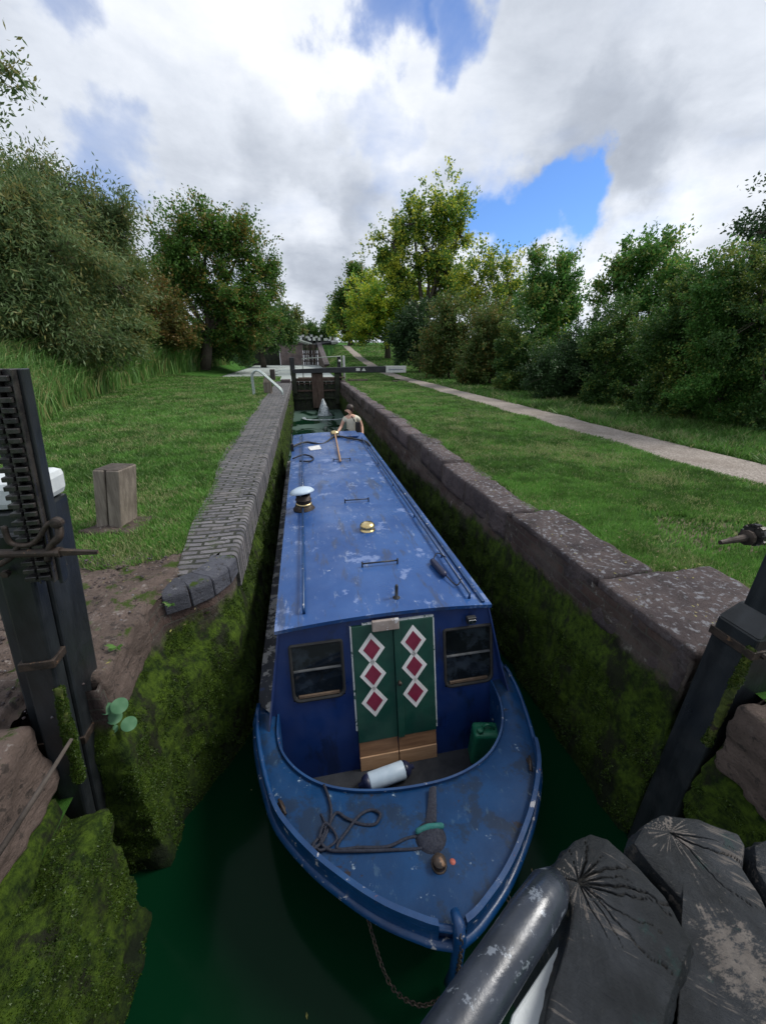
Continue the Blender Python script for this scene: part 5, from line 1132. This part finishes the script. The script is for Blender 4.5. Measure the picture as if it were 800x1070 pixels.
# left bank
tree('willow_tree', 'grey-green willow at the far left, nearest of the left bank trees', 'tree', 17, 10, [(-10, 290, 85, 70), (45, 270, 60, 65), (70, 340, 60, 50), (10, 350, 80, 50), (5, 222, 50, 40), (-70, 250, 70, 70)], 'willow', 2300, 26, .26, 4.5, .42, 'trees on the left bank', .3, .5, 11, up=.1)
tree('willow_tree', 'sparse-topped willow just behind the nearest willow, on the left bank', 'tree', 21, 70, [(60, 212, 48, 36), (22, 200, 36, 36), (95, 235, 45, 35), (120, 225, 26, 22), (110, 290, 45, 50), (60, 260, 60, 60)], 'willow', 1300, 16, .26, 3.5, .42, 'trees on the left bank', .3, .3, 12, up=.5)
tree('willow_tree', 'darker willow low over the reeds between the nearest willow and the round oak', 'tree', 25, 110, [(110, 320, 45, 45), (125, 280, 26, 30), (90, 345, 50, 35), (135, 345, 25, 30)], 'sallow', 900, 28, .26, 3, .42, 'trees on the left bank', .25, .3, 13)
tree('oak_tree', 'round-crowned green tree, the broadest on the left bank, with a see-through top', 'tree', 36, 212, [(185, 260, 30, 34), (215, 243, 34, 26), (250, 262, 32, 30), (275, 285, 18, 24), (200, 300, 34, 36), (240, 310, 42, 36), (265, 335, 28, 30), (215, 345, 40, 28), (175, 300, 22, 30)], 'oak', 1450, 26, .30, 1.8, .48, 'trees on the left bank', .4, .1, 14)
tree('thorn_shrub', 'brownish shrub in front of the round oak on the left bank', 'shrub', 31, 168, [(165, 325, 26, 34), (150, 345, 20, 26), (180, 345, 22, 24)], 'brown', 420, 28, .24, 1.8, .35, 'shrubs on the left bank', .15, 0, 15)
tree('dark_shrub', 'dark bush at the foot of the round oak, above the reeds', 'shrub', 38, 215, [(200, 360, 34, 20), (240, 360, 34, 18), (160, 368, 30, 16)], 'hedge', 560, 26, .28, 1.6, .4, 'shrubs on the left bank', .15, 0, 16)
tree('hedge_tree', 'dense dark tree left of the next lock, behind the round oak', 'tree', 50, 275, [(280, 340, 20, 26), (262, 350, 26, 24), (294, 352, 14, 18), (250, 345, 22, 26)], 'hedge', 700, 26, .36, 1.6, .5, 'trees on the left bank', .3, 0, 17)
tree('overhanging_tree', 'tree at the left frame edge whose bare-tipped sprig hangs into the sky', 'tree', 8, -130, [(-25, 60, 32, 26), (-60, 90, 50, 40), (-8, 88, 14, 7), (-110, 130, 50, 50)], 'willow', 200, 16, .12, 3, .22, 'trees on the left bank', .14, 0, 18, up=.2, base_xy=(-10.5, 6.5))
# reeds and nettles at the water margin get built as stuff below
# far centre
tree('far_tree', 'small grey-green tree straight above the next lock, leftmost of the far group', 'tree', 120, 300, [(303, 338, 14, 16), (292, 335, 12, 18), (312, 345, 10, 10)], 'sallow', 330, 18, .7, 1.5, .9, 'far trees up the flight', .4, 0, 21)
tree('far_tree', 'low dark trees closing the view at the head of the flight', 'tree', 150, 326, [(322, 347, 12, 8), (334, 349, 10, 7), (343, 347, 8, 8)], 'hedge', 260, 18, .8, 1.5, 1.0, 'far trees up the flight', .4, 0, 22)
tree('far_tree', 'narrow yellow-tinged tree right of the far group, beside the towpath', 'tree', 95, 347, [(347, 338, 7, 16), (352, 330, 8, 14)], 'mix', 240, 18, .5, 1.5, .7, 'far trees up the flight', .3, 0, 23)
# right bank
tree('tall_tree', 'tallest tree on the right bank, twin-topped and airy with yellowing leaves', 'tree', 36, 440, [(466, 225, 26, 32), (480, 245, 14, 24), (432, 235, 24, 22), (410, 255, 20, 18), (445, 262, 30, 26), (465, 285, 26, 26), (425, 295, 26, 22), (470, 320, 22, 24), (395, 272, 18, 16)], 'mix', 900, 22, .30, 1.7, .38, 'trees on the right bank', .35, 0, 31, up=.5)
tree('maple_tree', 'bright yellow-green maple below the tallest tree, over the towpath', 'tree', 42, 405, [(400, 315, 34, 26), (378, 325, 24, 24), (425, 320, 24, 28), (410, 340, 32, 20), (372, 345, 18, 14)], 'yellow', 760, 26, .30, 1.4, .42, 'trees on the right bank', .3, 0, 32)
tree('green_tree', 'rounded green tree left of the yellow maple, where the towpath narrows', 'tree', 58, 366, [(366, 322, 16, 24), (357, 335, 12, 20), (374, 300, 14, 14), (380, 345, 18, 14), (372, 288, 10, 12)], 'oak', 480, 24, .42, 1.5, .55, 'trees on the right bank', .3, 0, 33)
tree('airy_tree', 'thin airy tree between the tallest tree and the narrow ash', 'tree', 26, 515, [(510, 275, 20, 16), (530, 295, 22, 20), (500, 300, 22, 22), (545, 315, 18, 18), (515, 325, 26, 20), (488, 315, 14, 14)], 'mix', 480, 14, .24, 1.7, .36, 'trees on the right bank', .16, 0, 34, up=.5)
tree('ash_tree', 'narrow upright ash with two spires, right of the airy tree', 'tree', 19, 572, [(562, 285, 10, 20), (588, 285, 11, 18), (575, 305, 22, 20), (565, 335, 26, 26), (590, 325, 16, 24), (575, 365, 26, 26), (556, 320, 12, 18)], 'ash', 640, 22, .21, 1.9, .28, 'trees on the right bank', .12, 0, 35, up=.9)
tree('ash_tree', 'larger ash with spreading feathery top rising from the hedge', 'tree', 14, 668, [(665, 272, 20, 18), (690, 265, 20, 14), (645, 300, 18, 20), (675, 305, 32, 22), (660, 345, 36, 30), (700, 330, 24, 26), (680, 385, 34, 34), (700, 290, 14, 16)], 'ash', 900, 24, .17, 1.9, .25, 'trees on the right bank', .12, 0, 36, up=.9)
tree('overhanging_tree', 'tree at the right frame edge with a dark branch reaching into the sky', 'tree', 7.5, 900, [(800, 243, 26, 9), (778, 260, 14, 5), (812, 225, 16, 8), (812, 262, 18, 8), (850, 220, 50, 40), (860, 300, 50, 50)], 'holly', 360, 18, .10, 1.7, .14, 'trees on the right bank', .12, 0, 37, base_xy=(12.5, 5.0))
H = [(438, 398, 'round hawthorn shrub nearest the tall tree, first of the hedge', 29, [(440, 350, 24, 26), (425, 362, 18, 20), (452, 368, 16, 20)], 'holly', 620, .24),
     (470, 0, 'brown-tinged hawthorn between the round hawthorn and the airy tree', 23, [(470, 352, 24, 30), (455, 372, 20, 20), (485, 378, 18, 20)], 'sallow', 760, .19),
     (515, 0, 'dusky hawthorn at the foot of the airy tree', 18.5, [(512, 362, 26, 34), (530, 380, 20, 24), (495, 385, 18, 18)], 'sallow', 900, .15),
     (545, 0, 'dark green shrub left of the narrow ash', 15.5, [(542, 372, 20, 32), (535, 396, 22, 16), (562, 385, 20, 22)], 'hedge', 700, .13),
     (607, 0, 'dark shrub right of the narrow ash, under the sky gap', 12.6, [(605, 380, 20, 30), (624, 372, 20, 32), (588, 402, 22, 16), (614, 410, 22, 16), (572, 392, 20, 22)], 'holly', 1100, .105),
     (640, 0, 'dark shrub at the left foot of the larger ash', 10.8, [(636, 374, 26, 42), (658, 400, 26, 38), (632, 415, 24, 22), (660, 428, 20, 14)], 'hedge', 1300, .095),
     (715, 0, 'broad hedge shrub right of the larger ash', 8.6, [(722, 332, 26, 36), (705, 365, 34, 40), (735, 395, 32, 44), (690, 425, 28, 26), (722, 437, 34, 22)], 'hedge', 2300, .085),
     (760, 0, 'tall hedge shrub with loose top shoots, second from the right edge', 7.3, [(750, 310, 24, 34), (772, 345, 36, 46), (745, 405, 36, 40), (785, 430, 38, 36), (760, 450, 26, 18)], 'ash', 2500, .075),
     (805, 0, 'rightmost hedge shrub, cut off by the frame', 6.5, [(800, 330, 36, 50), (815, 400, 50, 50), (805, 455, 44, 30), (850, 350, 50, 60)], 'hedge', 2500, .07)]
for i, (px, _, lb_, Yd, bls, mt, nc, sz_) in enumerate(H):
    tree('hedge_shrub', lb_, 'shrub', Yd, px, bls, mt, nc, 30, sz_, 1.6, sz_ * 1.35, 'hedge shrubs on the right bank', .07, 0, 50 + i, depth=.9, up=.5, shell=.3)

# ---- lawns: many short blades, denser and finer near the camera
def lawn(n, xr, yr, name, label, keepf, h0=.035, seed=1, mat='grass', wk=1.):
    r_ = np.random.default_rng(seed); y = yr[0] * (yr[1] / yr[0]) ** r_.random(n * 2); x = r_.uniform(0, 1, n * 2); x = xr[0] + (xr[1] - xr[0]) * x
    d_ = np.hypot(x, y); k_ = keepf(x, y) & (r_.random(n * 2) < np.clip(2.8 / d_, .12, 1) ** .5); x, y, d_ = x[k_], y[k_], d_[k_]
    z = np.array([HT(a, b) for a, b in zip(x, y)]) - .03 * (y < 24); m_ = len(x)
    cl = np.array([mnoise.noise(Vector((a * 1.6, b * 1.6, seed))) for a, b in zip(x, y)])
    h_ = h0 * r_.uniform(.5, 1.4, m_) * (1 + .6 * cl) * np.clip(d_ / 5, 1, 2.2); w_ = .0042 * wk * np.clip(d_ / 2.6, 1, 12) * r_.uniform(.7, 1.3, m_)
    an = r_.uniform(0, 2 * math.pi, m_); ln_ = r_.uniform(0, 2.2, m_) * h_; bx_ = np.stack([x, y, z], 1); s_ = np.stack([np.cos(an), np.sin(an), 0 * an], 1) * w_[:, None]; a2 = r_.uniform(0, 2 * math.pi, m_)
    tp = bx_ + np.stack([np.cos(a2) * ln_, np.sin(a2) * ln_, h_ + .03], 1)
    V = np.stack([bx_ - s_, bx_ + s_, tp], 1).reshape(-1, 3)
    o = link(name, npmesh(name, V, np.arange(len(V)).reshape(-1, 3)), M[mat]); tag(o, label, 'grass', kind='stuff'); return o
def be(y): return np.interp(y, BEY, BEX) + .03 * np.sin(y * 1.7)
def rk(x, y):
    wd = np.where(y < 2.04, .98, np.where(y < 3.32, .50, .38)); e_ = 1.95 + wd + .05 * np.sin(y * 5)
    bn = np.array([mnoise.fractal(Vector((a * 2.2, b * 2.2, 3)), .9, 2, 4) if (b < 4 and a < 5) else 0 for a, b in zip(x, y)]); bare = np.hypot(x - 3.55, (y - 2.55) * 1.3) + .5 * bn
    return (x > e_ - .02) & (x < 5.50 + .07 * np.sin(y * 2.3)) & ~((bare < .62) & (np.random.default_rng(5).random(len(x)) > .15))
lawn(330000, (2.2, 5.6), (1.2, 60), 'lawn_grass', 'mown green grass between the right coping stones and the towpath', rk, .024, 2)
lawn(120000, (6.5, 12), (1.2, 60), 'verge_grass', 'longer grass on the verge between towpath and hedge', lambda x, y: (x > 6.58 + .06 * np.sin(y * 3)), .055, 3)
lawn(420000, (-14, -1.1), (2.6, 30), 'lawn_grass', 'mown green grass on the left bank beside the brick edge', lambda x, y: (x < be(y) + .05 + .03 * np.sin(y * 7) * np.cos(y * 17)) & ~((y < 3.02 + .1 * np.sin(x * 5)) & (x > -3.2)) & ~((abs(x + 1.9) < .2) & (abs(y - 3.85) < .2)), .026, 4)
# ---- reeds
def reeds(n, seed):
    r_ = np.random.default_rng(seed); s_ = r_.random(n); v_ = r_.random(n) ** 1.2
    lx = np.interp(s_, [0, .45, .75, 1], [-5.3, -6.9, -9.4, -7.4]); ly = np.interp(s_, [0, .45, .75, 1], [7.2, 12.2, 27, 44])
    x = lx - v_ * 5.0 + r_.normal(0, .15, n); y = ly + v_ * 1.5 + r_.normal(0, .3, n); z = np.array([HT(a, b) for a, b in zip(x, y)]); dst = np.hypot(x, y)
    h_ = r_.uniform(.9, 1.7, n) * np.clip(dst / 13, 1, 2.0) * (.55 + .45 * np.minimum(1, v_ * 3)); w_ = .008 * np.clip(dst / 9, 1, 4); an = r_.uniform(0, 2 * math.pi, n); bend = r_.uniform(.1, .6, n) * h_; a2 = r_.uniform(0, 2 * math.pi, n)
    b0 = np.stack([x, y, z - .05], 1); sv_ = np.stack([np.cos(an), np.sin(an), an * 0], 1) * w_[:, None]; lv = np.stack([np.cos(a2), np.sin(a2), a2 * 0], 1); up_ = np.array([0, 0, 1.])
    p1 = b0 + up_ * (h_ * .5)[:, None] + lv * (bend * .2)[:, None]; p2 = b0 + up_ * (h_ * .85)[:, None] + lv * (bend * .6)[:, None]; p3 = b0 + up_ * (h_ * .92)[:, None] + lv * (bend * 1.2)[:, None]
    V = np.stack([b0 - sv_, b0 + sv_, p1 + sv_, p1 - sv_, p2 - sv_ * .7, p2 + sv_ * .7, p3 + sv_ * .1, p3 - sv_ * .1], 1).reshape(-1, 3)
    i0 = np.arange(n)[:, None] * 8; F_ = np.concatenate([i0 + [0, 1, 2, 3], i0 + [3, 2, 5, 4], i0 + [4, 5, 6, 7]]); return V, F_
V, F_ = reeds(70000, 5); o = link('reeds', npmesh('reeds', V, F_), M['reed']); tag(o, 'tall green reeds and rushes along the back of the left lawn', 'reeds', kind='stuff')
pv, pf = [], []
r_ = np.random.default_rng(21)
for k_ in range(900):
    x_, y_ = r_.uniform(-2.6, -1.16), 1.5 + 1.6 * r_.random(); s_ = r_.uniform(.003, .012) * (1.6 if r_.random() < .1 else 1); b0 = len(pv); c_ = np.array([x_, y_, .02 + .03 * mnoise.noise(Vector((x_ * 3, y_ * 3, 1)))])
    for dx_, dy_, dz_ in ((1, 0, 0), (0, 1, 0), (-1, 0, 0), (0, -1, 0), (0, 0, .8), (0, 0, -.8)): pv.append(c_ + np.array([dx_ * r_.uniform(.6, 1.3), dy_ * r_.uniform(.6, 1.3), dz_]) * s_)
    for a_, b_, d_ in ((0, 1, 4), (1, 2, 4), (2, 3, 4), (3, 0, 4), (1, 0, 5), (2, 1, 5), (3, 2, 5), (0, 3, 5)): pf.append((b0 + a_, b0 + b_, b0 + d_))
o = link('stone_crumbs', npmesh('stone_crumbs', pv, pf), M['stone']); tag(o, 'loose stone crumbs and grit on the rough slab behind the left post', 'gravel', kind='stuff')
# small leaves and litter floating on the water and lying on the coping
V = []; r_ = np.random.default_rng(9)
for k_ in range(420):
    if k_ < 22: c_ = np.array([r_.uniform(-1.0, 1.9), r_.uniform(.5, 2.6), -1.546])
    elif k_ < 280: c_ = np.array([r_.uniform(2.0, 2.9), 1.3 + 6 * r_.random() ** 1.6, .03])
    else: c_ = np.array([r_.uniform(-2.4, -.75), 1.7 + 6 * r_.random() ** 1.4, .03])
    a = r_.uniform(0, 6.28); u = np.array([math.cos(a), math.sin(a), r_.uniform(0, .4)]) * r_.uniform(.006, .016); v_ = np.array([-math.sin(a), math.cos(a), 0]) * .006
    V += [c_ - u, c_ - v_, c_ + u, c_ + v_]
o = link('fallen_leaves', npmesh('fallen_leaves', V, np.arange(len(V)).reshape(-1, 4)), leafmat('litter', (.12, .09, .04), (.26, .22, .12), (.3, .28, .08), .2)); tag(o, 'scattered small fallen leaves on water, coping and brick edge', 'leaves', kind='stuff')
